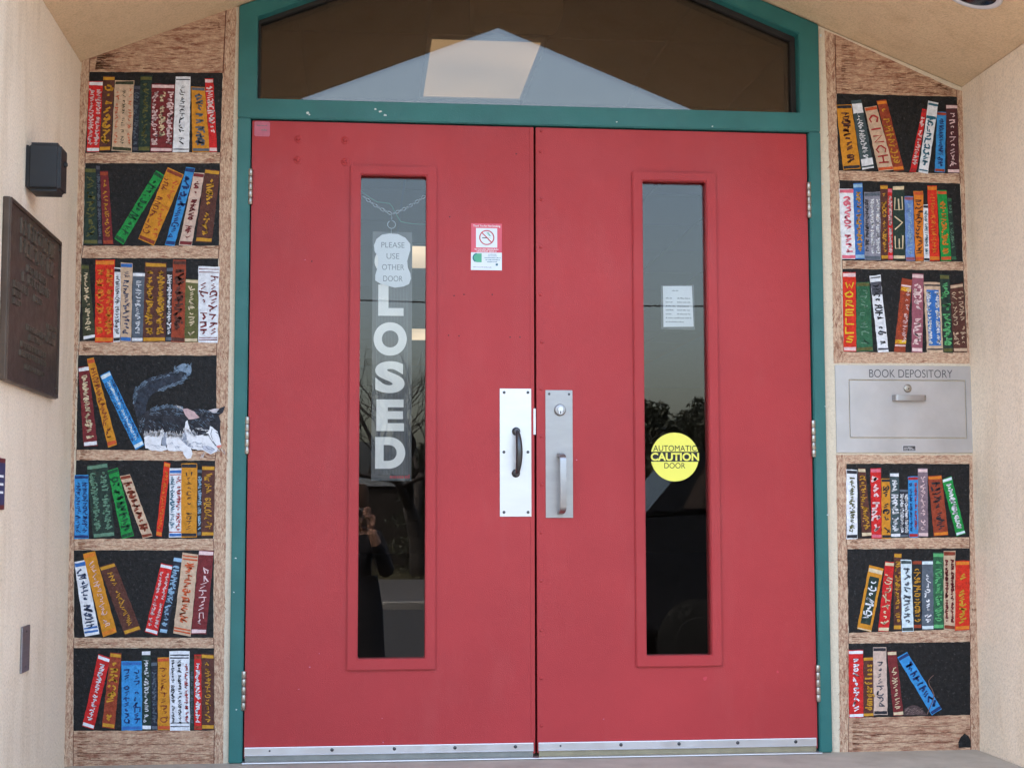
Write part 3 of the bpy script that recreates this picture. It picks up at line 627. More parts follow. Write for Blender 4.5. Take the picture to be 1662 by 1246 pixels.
def book(par, o, c8, col, band, tcol, cols=1, word=None, mode='cw', inner=None, bandv=None, tw=None):
    ox, oy, sc = o
    q = [(ox + c8[2 * i] / sc, oy + c8[2 * i + 1] / sc) for i in range(4)]
    _layer[0] = (_layer[0] + 1) % 8
    y = -.0016 - _layer[0] * .00006
    b = patch('painted_book', q, y, paint(COL[col]), par)
    Wp = math.hypot(q[1][0] - q[0][0], q[1][1] - q[0][1]); Hp = math.hypot(q[3][0] - q[0][0], q[3][1] - q[0][1])
    if inner:
        ic, a0, a1, v0, v1 = inner
        patch('inset_panel', [at(q, a0, v0), at(q, a1, v0), at(q, a1, v1), at(q, a0, v1)], y - .0006, paint(COL[ic]), b, 7, .3)
    for bc, v0, th in (bandv or ([(band, .035, .022), (band, .965, .022)] if band else [])):
        patch('painted_band', [at(q, .03, v0 - th), at(q, .97, v0 - th + RN.uniform(-.004, .004)), at(q, .97, v0 + th), at(q, .03, v0 + th)], y - .0007, paint(COL[bc]), b, 5, .3)
    if not tcol: return b
    tc = tcol.split(',')
    v0, v1 = (.11, .90) if not inner else (inner[3] + .03, inner[4] - .03)
    ST = {}; wsc = RN.choice((.7, .85, 1.0, 1.1)); wtk = RN.choice((.7, .9, 1.0, 1.25)); dense = RN.choice((.55, .65, .8, 1.0))
    for k in range(cols):
        colr = tc[min(k, len(tc) - 1)]; uc = (k + .5) / cols; uh = (.64 if cols == 1 else .62 / cols) * (.72 if inner else 1); uh = min(uh, 11.0 / Wp * (1 if not word else 1.1)) * (1 if word else wsc)
        if word: L = [(ch, FONT[ch]) for ch in word]; pitch = (v1 - v0) / len(L)
        else:
            pitch = (uh * Wp * dense) / Hp; L = [(None, None)] * max(3, int((v1 - v0) / pitch)); pitch = (v1 - v0) / len(L)
        for i, (ch, gl) in enumerate(L):
            if not ch and RN.random() < .07: continue
            gl = gl or scribble(); vc = v0 + (i + .5) * pitch; gw = pitch * (.66 if not word else .62)
            for st in gl:
                pp = []; sg = RN.uniform(.8, 1.12)
                for (lx, ly) in st:
                    if not ch: lx, ly = .5 + (lx - .5) * sg * 1.15, .5 + (ly - .5) * sg
                    jx, jy = RN.uniform(-.05, .05), RN.uniform(-.05, .05)
                    if mode == 'cw': u, v = uc + (ly - .5 + jy) * uh, vc + (lx - .5 + jx) * gw
                    elif mode == 'ccw': u, v = uc - (ly - .5 + jy) * uh, vc - (lx - .5 + jx) * gw
                    else: u, v = uc + (lx - .5 + jx) * uh, vc - (ly - .5 + jy) * gw
                    pp.append(at(q, u, v))
                if len(pp) < 4: pp = [((a_[0] + (b_[0] - a_[0]) * t_ + RN.uniform(-.35, .35)), (a_[1] + (b_[1] - a_[1]) * t_ + RN.uniform(-.35, .35))) for a_, b_ in zip(pp, pp[1:]) for t_ in (0, .5)] + [pp[-1]]
                ST.setdefault(colr, []).append((pp, tw or max(1.45, min(3.0, uh * Wp * .235)) * RN.uniform(.75, 1.25) * (1 if word else wtk)))
    for colr, st in ST.items(): ribbons('painted_lettering', st, y - .0010, paint(COL[colr]), b)
    return b
def opening(par, o, q):
    ox, oy, sc = o; patch('shelf_recess', [(ox + q[2 * i] / sc, oy + q[2 * i + 1] / sc) for i in range(4)], -.0010, M['shelf_back'], par)
    return [(ox + q[2 * i] / sc, oy + q[2 * i + 1] / sc) for i in range(4)]
B = lambda s: [int(t) for t in s.split()]
def shelf(par, o, op, books):
    q = opening(par, o, B(op))
    for bk in books:
        kw = bk[5] if len(bk) > 5 else {}
        book(par, o, B(bk[0]), bk[1], bk[2], bk[3], bk[4], **kw)
    return q
mlft = thing('bookshelf_mural', 'painted bookshelf mural with a black and white cat beside the left door', 'mural', (-.65, 0, 0))
SHELVES_L = [
 ((100, 0, 4.613), '208 540 1207 548 1190 1142 178 1146', [
  ('205 610 312 612 282 1140 188 1140', 'red', 'white', 'pinkw', 2), ('312 570 400 572 365 1130 282 1135', 'brown', 'gold', 'gold', 1), ('400 605 545 605 525 1140 375 1130', 'tan', 'dolive', 'oink,dolive,oink', 3),
  ('540 640 590 645 570 1135 530 1135', 'navy', 'dgrey', 'slate', 1), ('590 570 680 570 660 1135 575 1135', 'dgreen', 'olive', 'olive', 1), ('675 630 848 635 828 1140 665 1140', 'maroon', 'pinkw', 'pinkw,cream,pinkw', 3),
  ('855 575 967 577 955 1140 832 1140', 'white', None, 'ink', 1, dict(bandv=[('ink', .04, .006), ('ink', .965, .006)])), ('972 650 1072 655 1110 1140 980 1140', 'ochre', 'slate', 'slate', 1), ('1072 590 1135 590 1165 1140 1108 1140', 'red', 'pinkw', 'pinkw', 1)]),
 ((100, 250, 5.54), '213 85 1425 85 1415 826 195 826', [
  ('210 125 310 130 325 815 200 815', 'dgreen', 'olive', 'olive', 1), ('312 100 345 105 365 815 330 815', 'navy', 'dgrey', 'slate', 1), ('345 155 418 155 465 815 375 815', 'maroon', 'rust', 'gold', 1),
  ('850 150 925 195 555 815 475 760', 'green', 'gink', 'gink', 1), ('955 122 1098 185 830 825 690 765', 'ochre', 'brink', 'brink,oink', 2), ('1120 118 1200 128 1015 828 930 820', 'blue', 'nink', 'nink', 1),
  ('1190 165 1285 175 1170 828 1055 820', 'pinktan', 'maroon', 'maroon', 1), ('1290 135 1425 150 1350 800 1205 790', 'brown', 'gold', 'gold', 1)]),
 ((100, 400, 5.54), '180 105 1410 110 1395 857 160 852', [
  ('175 160 245 165 305 820 195 840', 'dolive', None, 'cream', 1, dict(bandv=[('olive', .04, .02), ('white', .975, .02)])), ('305 122 480 122 465 862 300 862', 'orange', 'vorange', 'vorange', 2), ('475 190 533 195 525 855 465 862', 'white', 'ink', 'ink', 1),
  ('533 145 640 150 625 860 528 855', 'tan', 'dblue', 'bink', 1), ('640 232 755 235 730 858 628 858', 'slate', 'white', 'white', 1), ('752 140 945 145 935 860 730 860', 'brown', 'gold', 'gold', 2),
  ('945 185 1003 185 990 855 938 855', 'black', 'slate', 'white', 1), ('1003 120 1120 122 1105 865 985 860', 'rust', 'brown', 'brown', 1), ('1115 290 1232 300 1225 860 1105 860', 'olive', 'cream', 'cream', 1),
  ('1230 180 1420 183 1403 865 1230 865', 'white', None, 'maroon', 2, dict(bandv=[('maroon', .035, .005), ('maroon', .075, .005), ('maroon', .935, .005), ('maroon', .965, .005)]))]),
 ((100, 560, 5.54), '150 90 1395 95 1390 950 133 938', [
  ('150 200 245 185 325 905 200 915', 'maroon', 'white', 'cream', 1), ('228 125 290 110 500 895 420 920', 'ochre', 'oink', 'brink', 1), ('345 275 430 230 745 895 665 940', 'blue', 'pwhite', 'nink,pwhite,nink', 3)]),
 ((100, 730, 5.54), '130 92 1380 95 1365 797 112 797', [
  ('118 225 243 225 243 798 115 798', 'blue', 'nink', 'nink', 2), ('225 140 415 115 480 775 285 795', 'dgreen', 'pgreen', 'pgreen', 2), ('415 185 505 160 650 770 545 800', 'green', 'gink', 'gink', 1),
  ('525 235 615 218 820 775 730 795', 'tan', 'brink', 'brink', 1), ('925 105 980 120 900 780 848 770', 'orange', 'vorange', 'vorange', 1), ('972 165 1080 165 1080 785 965 788', 'white', None, 'teal,rink', 2, dict(bandv=[('dblue', .05, .02), ('rink', .09, .007), ('rink', .92, .007), ('dblue', .96, .02)])),
  ('1078 120 1220 120 1215 785 1075 785', 'ochre', 'ink', 'ink', 1), ('1222 170 1265 172 1255 770 1220 775', 'black', 'slate', 'lblue', 1), ('1262 140 1380 145 1370 775 1258 775', 'brown', 'gold', 'gold', 1)]),
 ((100, 875, 5.54), '112 97 1370 97 1365 882 112 882', [
  ('115 205 212 185 340 850 208 870', 'white', None, 'bink', 1, dict(bandv=[('dblue', .045, .025), ('dblue', .90, .01), ('dblue', .95, .012)])), ('192 130 300 105 495 830 375 880', 'ochre', 'vorange', 'pinkw', 1), ('340 245 475 205 715 810 570 860', 'brown', 'gold', 'gold', 1),
  ('895 212 1003 235 860 860 750 830', 'red', 'white', 'pinkw', 2), ('1012 155 1088 165 945 850 880 840', 'navy', 'lblue', 'lblue', 1), ('1090 118 1230 135 1160 870 1003 840', 'tan', None, 'oink', 1, dict(bandv=[('oink', .035, .009), ('oink', .075, .009), ('oink', .93, .009), ('oink', .965, .009)])),
  ('1235 95 1370 100 1300 850 1165 850', 'maroon', 'pinkw', 'pinkw', 1)]),
 ((80, 1030, 5.194), '205 110 1390 110 1392 803 203 806', [
  ('415 160 515 195 375 795 278 765', 'red', 'white', 'white', 1), ('515 145 610 155 550 790 445 775', 'rust', 'gold', 'gold', 1), ('610 220 780 218 783 800 610 803', 'blue', 'dblue', 'nink', 2), ('780 130 855 130 858 800 785 800', 'dgreen', 'white', 'white', 1),
  ('860 225 912 225 912 800 862 800', 'navy', 'slate', 'slate', 1), ('915 190 1012 185 1020 800 915 800', 'ochre', 'oink', 'brink', 1), ('1012 135 1182 135 1188 803 1018 803', 'white', None, 'ink,ink,rink', 3, dict(bandv=[('ink', .05, .007), ('ink', .085, .007), ('ink', .905, .006), ('ink', .95, .006)])),
  ('1182 200 1222 205 1220 800 1188 800', 'dgreen', None, 'slate', 1), ('1222 165 1282 165 1285 798 1222 798', 'red', 'rust', 'white', 1), ('1282 155 1390 160 1390 795 1287 795', 'brown', 'gold', 'gold', 1)])]
SHELVES_R = [
 ((1320, 20, 4.45), '165 588 1035 612 1055 1166 182 1145', [
  ('165 670 275 668 340 1130 215 1140', 'ochre', 'ink', 'brown', 1), ('272 640 345 632 440 1125 350 1140', 'ggrey', 'white', 'white', 1, dict(bandv=[('white', .12, .07), ('white', .90, .05), ('white', .985, .012)])), ('368 690 455 675 580 1140 470 1150', 'tan', 'oink', 'rink', 1, dict(word='CINCH')),
  ('455 640 525 632 655 1140 580 1150', 'rust', 'vorange', 'gold', 1), ('785 700 820 705 740 1155 695 1155', 'red', 'rink', 'pinkw', 1), ('830 642 903 655 825 1168 758 1155', 'white', None, 'teal', 1, dict(bandv=[('teal', .04, .015), ('teal', .22, .02), ('teal', .965, .008)])),
  ('893 720 958 722 948 1160 875 1155', 'blue', 'rust', 'nink', 1), ('955 668 1040 668 1055 1165 970 1165', 'dmaroon', 'pinkw', 'pinkw', 1)]),
 ((1330, 280, 5.54), '178 70 1265 100 1290 803 202 793', [
  ('175 148 305 148 325 780 200 780', 'white', 'pinkr', 'pinkr', 1), ('300 100 385 97 405 780 322 780', 'dblue', 'lblue', 'gold', 1), ('398 180 545 175 550 790 405 785', 'grey', 'slate', 'dgrey,white,white', 3), ('543 110 612 112 618 785 555 785', 'brown', 'gold', 'gold', 1),
  ('612 145 652 145 660 785 618 785', 'red', 'pinkr', 'pinkw', 1), ('654 120 760 118 770 785 662 785', 'dgreen', 'cream', 'cream', 1, dict(word='EVE'[::-1], mode='ccw', tw=2.0)), ('762 215 842 215 855 795 775 795', 'peri', 'mauve', 'lblue', 1),
  ('845 168 930 168 935 795 862 795', 'vorange', 'oink', 'brown', 1), ('932 290 975 290 990 800 938 800', 'white', 'ink', 'teal', 1), ('968 120 1052 120 1078 795 990 795', 'orange', 'vorange', 'vorange', 1), ('1055 160 1140 160 1185 795 1092 795', 'green', 'oink', 'vorange', 1),
  ('1145 230 1185 230 1230 790 1188 790', 'dgreen', 'gumb', 'pgreen', 1)]),
 ((1330, 420, 5.54), '205 90 1295 105 1330 842 215 838', [
  ('205 122 325 122 330 835 215 835', 'orange', 'pinkw', 'yell', 1, dict(word='WORELLS', mode='up')), ('330 210 450 210 480 830 330 835', 'gumb', 'olive', 'pgreen', 1), ('450 155 545 145 620 835 525 840', 'white', None, 'ink', 1, dict(bandv=[('dgrey', .17, .085), ('ink', .03, .005), ('dgrey', .96, .012)])),
  ('740 172 832 190 770 840 668 838', 'rust', None, 'oink,pinkw', 2, dict(bandv=[('pinkw', .10, .012), ('yell', .145, .025), ('yell', .86, .025), ('pinkw', .91, .010)])), ('832 130 935 135 925 845 828 840', 'mauve', 'pinkw', 'pinkw', 1),
  ('935 210 1085 212 1112 845 965 845', 'tan', 'ink', 'white', 2, dict(inner=('dblue', .14, .88, .11, .90), bandv=[('ink', .045, .009), ('ink', .95, .009)])), ('1080 140 1165 142 1198 845 1115 845', 'dgreen', 'olive', 'lgreen', 1), ('1172 235 1290 215 1330 838 1205 840', 'brown', 'tan', 'tan', 2)]),
 ((1330, 730, 5.54), '242 122 1348 125 1348 782 240 797', [
  ('240 175 338 180 340 798 242 800', 'white', 'ink', 'olive', 1), ('345 160 410 165 470 775 380 780', 'brown', 'cream', 'gold', 1), ('455 165 550 162 558 795 468 795', 'red', 'pinkr', 'pinkw', 1), ('555 255 638 255 640 795 560 795', 'ochre', 'ink', 'ink', 1),
  ('630 205 712 205 728 785 640 785', 'ggrey', 'white', 'white', 1), ('718 350 798 352 800 785 722 785', 'navy', 'slate', 'white', 2), ('792 238 885 235 885 785 805 785', 'blue', 'rink', 'nink,rink', 2), ('882 165 970 165 975 780 887 780', 'mgrey', 'pinkw', 'pinkw', 1),
  ('972 235 1095 228 1158 765 1028 775', 'rust', 'vorange', 'ink', 1), ('1100 265 1185 235 1310 750 1230 775', 'green', 'pwhite', 'white', 1)]),
 ((1330, 870, 5.54), '248 115 1350 108 1352 832 262 867', [
  ('445 258 575 290 465 858 335 830', 'ochre', 'cream', 'white', 1, dict(inner=('dgreen', .17, .83, .16, .90), bandv=[('cream', .07, .03), ('cream', .985, .01)])), ('590 225 672 232 622 855 525 855', 'red', 'cream', 'cream', 1), ('668 148 738 152 735 840 665 840', 'brown', 'gold', 'gold', 1),
  ('728 210 825 210 845 855 740 858', 'pwhite', 'ggrey', 'slate', 1), ('830 215 918 215 915 830 845 830', 'black', 'rust', 'gold', 1), ('918 218 1020 215 1025 840 920 840', 'slate', 'pwhite', 'white', 1), ('1020 145 1115 145 1115 830 1025 830', 'gumb', 'lgreen', 'lgreen', 1),
  ('1115 130 1220 130 1218 845 1118 835', 'tan', 'brink', 'maroon', 2), ('1222 220 1348 218 1348 840 1218 845', 'orange', 'vorange', 'gold', 1)]),
 ((1310, 1030, 4.722), '315 65 1250 52 1250 611 318 634', [
  ('315 115 428 112 432 632 320 635', 'red', 'white', 'white', 1), ('430 170 505 165 508 625 430 625', 'brown', 'gold', 'gold', 1, dict(word='seilfregnad', mode='ccw')), ('502 92 605 92 615 610 510 612', 'pinktan', 'ink', 'dgrey', 1), ('612 125 682 122 738 615 660 620', 'maroon', 'cream', 'cream', 1),
  ('690 172 765 130 1030 565 955 615', 'blue', 'nink', 'nink', 1)])]
def woodwork(par, name, pts, mat, y=-.0006, step=12, j=.5): return patch(name, pts, y, M[mat], par, step, j)
def dry_brush(par, quad, n, vert, dark=False):
    st = []
    for _ in range(n):
        u, v = RN.random(), RN.random()
        if RN.random() < .45: u = RN.choice((.02, .98)) + RN.uniform(-.02, .10) * (1 if u < .5 else -1)
        p = at(quad, min(.97, max(.03, u)), min(.95, max(.05, v))); L = RN.uniform(3, 16) if not vert else RN.uniform(2, 7)
        a = RN.uniform(-.10, .10) if not vert else RN.uniform(.7, 2.2)
        q_ = (p[0] + L * math.cos(a), p[1] + L * math.sin(a)); xs = [c_[0] for c_ in quad]; ys = [c_[1] for c_ in quad]
        if not (min(xs) < q_[0] < max(xs) and min(ys) < q_[1] < max(ys)): continue
        st.append(([p, ((p[0] + q_[0]) / 2 + RN.uniform(-.5, .5), (p[1] + q_[1]) / 2 + RN.uniform(-.5, .5)), q_], RN.uniform(.4, 1.0)))
    ribbons('dry_brush_marks', st, -.00125, M['brushmark_dark' if dark else 'brushmark'], par)
opsL = [shelf(mlft, *s) for s in SHELVES_L]
# timber of the left case
woodwork(mlft, 'painted_top_panel', [(146, 94), (367, 16), (362, 119), (145, 117)], 'rough_board')
woodwork(mlft, 'painted_post', [(133, 98), (146, 93), (145, 117), (138.6, 250), (138, 265), (134, 400), (132, 420), (127, 560), (125, 580), (120, 730), (120, 890), (119, 1050), (119, 1245), (103, 1245), (103, 1000), (108, 750), (115, 500), (122, 270)], 'post')
woodwork(mlft, 'painted_post', [(367, 16), (384, 10), (377, 270), (372, 560), (368, 760), (365, 960), (362, 1243), (347, 1243), (347, 890), (349, 740), (351, 572), (355, 420), (356, 250), (362, 119)], 'post')
lines = []
for k in range(len(opsL)):
    q = opsL[k]
    n2 = opsL[k + 1] if k + 1 < len(opsL) else [(119, 1243), (347, 1243)]
    dry_brush(mlft, [q[3], q[2], n2[1], n2[0]], 45 if k < 6 else 130, False); dry_brush(mlft, [q[3], q[2], n2[1], n2[0]], 14 if k < 6 else 60, False, True)
    woodwork(mlft, 'painted_shelf_board' if k < 6 else 'painted_plinth', [q[3], q[2], n2[1], n2[0]], 'board' if k < 6 else 'rough_board', -.0007)
    lines += [([(q[3][0], q[3][1] + RN.uniform(0, 2)), (n2[0][0], n2[0][1])], 1.0), ([(q[2][0], q[2][1]), n2[1]], 1.0)]
lines += [([(362 + 5 * (1 - t), 119 - 102 * (1 - t)) for t in (0, .3, .6, 1)], 1.5), ([(146, 95), (145, 117)], .9)]
dry_brush(mlft, [(152, 92), (360, 22), (360, 117), (148, 116)], 150, False); dry_brush(mlft, [(152, 94), (360, 24), (360, 115), (148, 114)], 150, False, True)
for a_, b_ in zip([(122, 137, 110), (118, 135, 270), (113, 129, 500), (107, 121, 750), (104, 118, 1000), (104, 118, 1240)], [(118, 135, 270), (113, 129, 500), (107, 121, 750), (104, 118, 1000), (104, 118, 1240)]): dry_brush(mlft, [(a_[0], a_[2]), (a_[1], a_[2]), (b_[1], b_[2]), (b_[0], b_[2])], 130, True)
for a_, b_ in zip([(368, 382, 20), (358, 376, 270), (354, 371, 560), (350, 367, 760), (348, 364, 1000), (348, 361, 1240)], [(358, 376, 270), (354, 371, 560), (350, 367, 760), (348, 364, 1000), (348, 361, 1240)]): dry_brush(mlft, [(a_[0], a_[2]), (a_[1], a_[2]), (b_[1], b_[2]), (b_[0], b_[2])], 110, True)
for y0 in (1207, 1222, 1233): lines += [([(x + RN.uniform(-3, 3), y0 + RN.uniform(-1.5, 1.5)) for x in range(124, 344, 16)], .7)]
ribbons('painted_joint_line', lines, -.0013, M['outline'], mlft)
# cat
def K(*p): return [(200 + x / 6.922, 570 + yy / 6.922) for x, yy in p]
fur = paint((50, 52, 60), .7, .45); wfur = paint((240, 240, 244), .7, .08); bfur = paint((136, 158, 180), .7, .2); gfur = paint((150, 158, 174), .7, .2)
cat = patch('painted_cat', K((150, 760), (230, 700), (300, 650), (400, 620), (520, 605), (620, 620), (680, 650), (760, 652), (860, 650), (950, 658), (990, 665), (1060, 648), (1148, 618), (1120, 690), (1075, 725), (1095, 790), (1090, 850), (1100, 1050), (1050, 1110), (980, 1150), (900, 1105), (780, 1095), (700, 1040), (640, 1000), (500, 1060), (350, 1060), (250, 1030), (200, 900)), -.0024, fur, mlft, 5, .5)
tag(cat, 'painted black and white cat crouching on the shelf with its tail raised')
tfur = paint((54, 61, 74), .7, .4)
tl = patch('tail', K((150, 740), (120, 600), (105, 510), (130, 430), (190, 370), (300, 300), (420, 265), (560, 230), (640, 150), (700, 135), (760, 170), (765, 230), (720, 290), (640, 350), (540, 400), (430, 440), (330, 480), (280, 540), (260, 620), (250, 720)), -.0022, tfur, cat, 5, .7)
patch('tail_tip', K((575, 240), (640, 150), (700, 132), (765, 170), (768, 230), (738, 280), (700, 240), (640, 215)), -.0027, bfur, cat, 3, .9)
patch('white_haunch', K((235, 965), (300, 935), (350, 965), (400, 930), (440, 880), (457, 920), (432, 1000), (420, 1058), (480, 1068), (495, 1100), (430, 1120), (330, 1115), (250, 1085)), -.0030, wfur, cat, 4, .7)
patch('front_leg', K((490, 965), (560, 930), (640, 960), (700, 1040), (760, 1080), (780, 1150), (760, 1200), (720, 1207), (690, 1180), (670, 1125), (500, 1115), (485, 1020)), -.0030, wfur, cat, 4, .6)
patch('muzzle', K((690, 900), (700, 790), (725, 770), (740, 850), (800, 950), (900, 932), (960, 900), (975, 838), (1000, 850), (1060, 900), (1075, 950), (1102, 1055), (1060, 1080), (1050, 1120), (980, 1157), (900, 1112), (780, 1100), (700, 1040), (640, 990)), -.0032, wfur, cat, 4, .6)
patch('ear', K((672, 650), (720, 640), (800, 680), (862, 745), (800, 762), (740, 765), (700, 720)), -.0034, paint((214, 180, 180), .7), cat, 4, .4)
patch('ear', K((958, 660), (1060, 640), (1082, 645), (1045, 692), (1010, 690)), -.0034, paint((208, 200, 204), .7), cat, 4, .4)
patch('eye', K((905, 932), (930, 918), (965, 930), (955, 946), (920, 948)), -.0037, paint((70, 78, 70), .6), cat, 3, .2)
patch('nose', K((1046, 1062), (1105, 1050), (1102, 1072), (1060, 1086)), -.0036, paint((222, 130, 120), .6), cat, 3, .2)
patch('shadow_fur', K((640, 985), (700, 900), (720, 1000), (800, 1085), (740, 1075), (690, 1035)), -.0033, gfur, cat, 4, .5)
patch('shadow_fur', K((880, 1060), (960, 1060), (1040, 1100), (985, 1150), (905, 1108)), -.00335, paint((196, 200, 214), .7), cat, 4, .5)
patch('shadow_fur', K((432, 1050), (440, 980), (470, 900), (500, 960), (488, 1060), (470, 1068)), -.0029, gfur, cat, 4, .5)
st = [(K((890, 925), (920, 918), (950, 930), (968, 950)), 1.3), (K((905, 942), (945, 945)), 1.6), (K((960, 950), (1000, 1010), (1040, 1060)), .9), (K((1042, 905), (1065, 925)), 1.2), (K((930, 1075), (960, 1100), (1000, 1105)), .8), (K((990, 1080), (1020, 1100)), .7), (K((1010, 1010), (1050, 1065)), .7)]
st += [(K((1000, 870), (985, 930), (1005, 990)), .8), (K((745, 860), (790, 930), (850, 945)), 1.0)]
ribbons('face_lines', st, -.0038, paint((88, 92, 104), .7), cat)
fs = []
def furline(p0, p1, n, L, ang, spread, w=1.0):
    for k in range(n):
        t = RN.random(); x = p0[0] + (p1[0] - p0[0]) * t + RN.uniform(-spread, spread); yy = p0[1] + (p1[1] - p0[1]) * t + RN.uniform(-spread, spread); a = math.radians(ang + RN.uniform(-25, 25)); l = L * RN.uniform(.5, 1.2)
        fs.append((K((x, yy), (x + l * math.cos(a), yy - l * math.sin(a))), w * RN.uniform(.5, .9)))
furline((310, 655), (520, 615), 70, 28, 20, 16); furline((520, 612), (660, 640), 60, 26, -20, 14); furline((125, 580), (140, 430), 60, 26, 80, 16); furline((140, 430), (260, 340), 50, 26, 45, 20); furline((400, 440), (640, 345), 60, 30, 18, 16); furline((640, 345), (735, 260), 40, 26, 40, 14); furline((590, 220), (740, 180), 70, 26, 45, 32)
furline((300, 320), (560, 250), 30, 26, 15, 20, .7); furline((850, 660), (1060, 690), 30, 20, -10, 10, .7); furline((220, 760), (200, 900), 20, 20, 70, 25, .7)
furline((300, 690), (640, 680), 34, 34, -15, 30, .6); furline((240, 800), (620, 840), 22, 34, -40, 40, .5); furline((740, 800), (1000, 780), 22, 30, -30, 40, .5); furline((780, 700), (1040, 720), 14, 24, -20, 25, .5)
ribbons('fur_strokes', fs, -.0028, bfur, cat); fs = []
furline((760, 1010), (900, 1070), 22, 30, -20, 30, .7); furline((520, 1020), (640, 1100), 14, 30, -30, 20, .7); furline((260, 1040), (440, 1090), 12, 30, -10, 15, .7)
ribbons('fur_strokes', fs, -.0037, gfur, cat); fs = []
furline((235, 950), (450, 930), 60, 44, 75, 20, .8); furline((485, 950), (680, 960), 60, 44, 80, 18, .8)
furline((240, 950), (440, 950), 60, 34, 70, 22); furline((490, 960), (660, 980), 60, 34, 75, 18); furline((690, 880), (820, 960), 60, 34, 100, 18); furline((690, 1000), (860, 1080), 40, 26, 200, 25); furline((810, 865), (920, 880), 8, 40, -15, 8, .8); furline((1040, 1090), (1140, 1130), 8, 50, -55, 20, .6); furline((880, 1180), (900, 1220), 5, 60, 70, 20, .6); furline((600, 610), (660, 640), 20, 22, -20, 8, .8)
ribbons('fur_strokes', fs, -.0035, wfur, cat)

mrgt = thing('bookshelf_mural', 'painted bookshelf mural with a mouse tail beside the right door and book slot', 'mural', (1.78, 0, 0))
opsR = [shelf(mrgt, *s) for s in SHELVES_R]
woodwork(mrgt, 'painted_top_panel', [(1355, 56), (1552, 146), (1553, 158), (1357, 152)], 'rough_board')
woodwork(mrgt, 'painted_post', [(1338, 49), (1355, 57), (1357, 152), (1361, 277), (1364, 430), (1369, 575), (1369, 589), (1353, 589), (1350, 430), (1345, 250)], 'post')
woodwork(mrgt, 'painted_post', [(1552, 146), (1563, 149), (1572, 300), (1577, 440), (1584, 590), (1571, 590), (1569, 572), (1564, 440), (1559, 298), (1557, 282), (1552, 158)], 'post')
woodwork(mrgt, 'painted_post', [(1357, 738), (1371, 738), (1374, 752), (1374, 874), (1375, 890), (1377, 1026), (1377, 1220), (1363, 1220), (1360, 960)], 'post')
woodwork(mrgt, 'painted_post', [(1573, 738), (1582, 738), (1587, 900), (1590, 1050), (1590, 1218), (1575, 1218), (1574, 1040), (1574, 890), (1573, 752)], 'post')
lines = []
for k in (0, 1, 3, 4):
    q, n2 = opsR[k], opsR[k + 1]; dry_brush(mrgt, [q[3], q[2], n2[1], n2[0]], 45, False); dry_brush(mrgt, [q[3], q[2], n2[1], n2[0]], 14, False, True); woodwork(mrgt, 'painted_shelf_board', [q[3], q[2], n2[1], n2[0]], 'board', -.0007)
    lines += [([q[3], n2[0]], .9), ([q[2], n2[1]], .9)]
q = opsR[2]; woodwork(mrgt, 'painted_shelf_board', [q[3], q[2], (1571, 590), (1369, 589)], 'board', -.0007)
q = opsR[3]; woodwork(mrgt, 'painted_shelf_board', [(1371, 738), (1573, 738), q[1], q[0]], 'board', -.0007)
q = opsR[5]; woodwork(mrgt, 'painted_plinth', [q[3], q[2], (1575, 1218), (1377, 1220)], 'rough_board', -.0007)
lines += [([(1355, 58), (1357, 152)], 1.2), ([(1552, 147), (1553, 158)], .9), ([q[3], (1377, 1219)], .8), ([q[2], (1575, 1216)], .8)]
dry_brush(mrgt, [(1360, 66), (1548, 148), (1548, 155), (1360, 150)], 120, False); dry_brush(mrgt, [(1360, 68), (1540, 146), (1548, 155), (1360, 150)], 110, False, True); dry_brush(mrgt, [q[3], q[2], (1573, 1216), (1378, 1218)], 120, False); dry_brush(mrgt, [q[3], q[2], (1573, 1216), (1378, 1218)], 50, False, True)
for a_, b_ in (((1341, 1355, 60), (1346, 1361, 280)), ((1346, 1361, 280), (1354, 1368, 586)), ((1357, 1373, 742), (1360, 1376, 960)), ((1360, 1376, 960), (1364, 1376, 1215)), ((1554, 1562, 155), (1559, 1571, 300)), ((1559, 1571, 300), (1572, 1583, 586)), ((1574, 1583, 742), (1575, 1588, 1000)), ((1575, 1588, 1000), (1576, 1589, 1215))): dry_brush(mrgt, [(a_[0], a_[2]), (a_[1], a_[2]), (b_[1], b_[2]), (b_[0], b_[2])], 110, True)
for y0 in (1180, 1192, 1206): lines += [([(x + RN.uniform(-3, 3), y0 - (x - 1380) * .02 + RN.uniform(-1.2, 1.2)) for x in range(1382, 1560, 14)], .7)]
ribbons('painted_joint_line', lines, -.0013, M['outline'], mrgt)
def R6(*p): return [(1310 + x / 4.722, 1030 + yy / 4.722) for x, yy in p]
hole = patch('painted_mouse_hole', R6((1158, 862), (1158, 820), (1175, 780), (1205, 755), (1235, 770), (1252, 810), (1256, 860)), -.0014, M['shelf_back'], mrgt, 5, .3)
mo = patch('painted_mouse', R6((740, 612), (745, 570), (775, 545), (820, 535), (860, 550), (890, 580), (915, 612)), -.0024, paint((92, 74, 74), .7, .3), mrgt, 4, .5)
tag(mo, 'small painted brown mouse hiding behind the leaning blue book')
ribbons('tail', [(R6((915, 610), (930, 575), (945, 540), (962, 500), (970, 460), (955, 415), (935, 385), (928, 350), (945, 325), (965, 308)), 1.5)], -.0030, paint((120, 92, 84), .7), mo)
fs = []
for k in range(40): x = RN.uniform(750, 890); yy = RN.uniform(555, 605); fs.append((R6((x, yy), (x - 14, yy + 6)), .6))
ribbons('fur_strokes', fs, -.0028, paint((136, 116, 112), .7), mo)

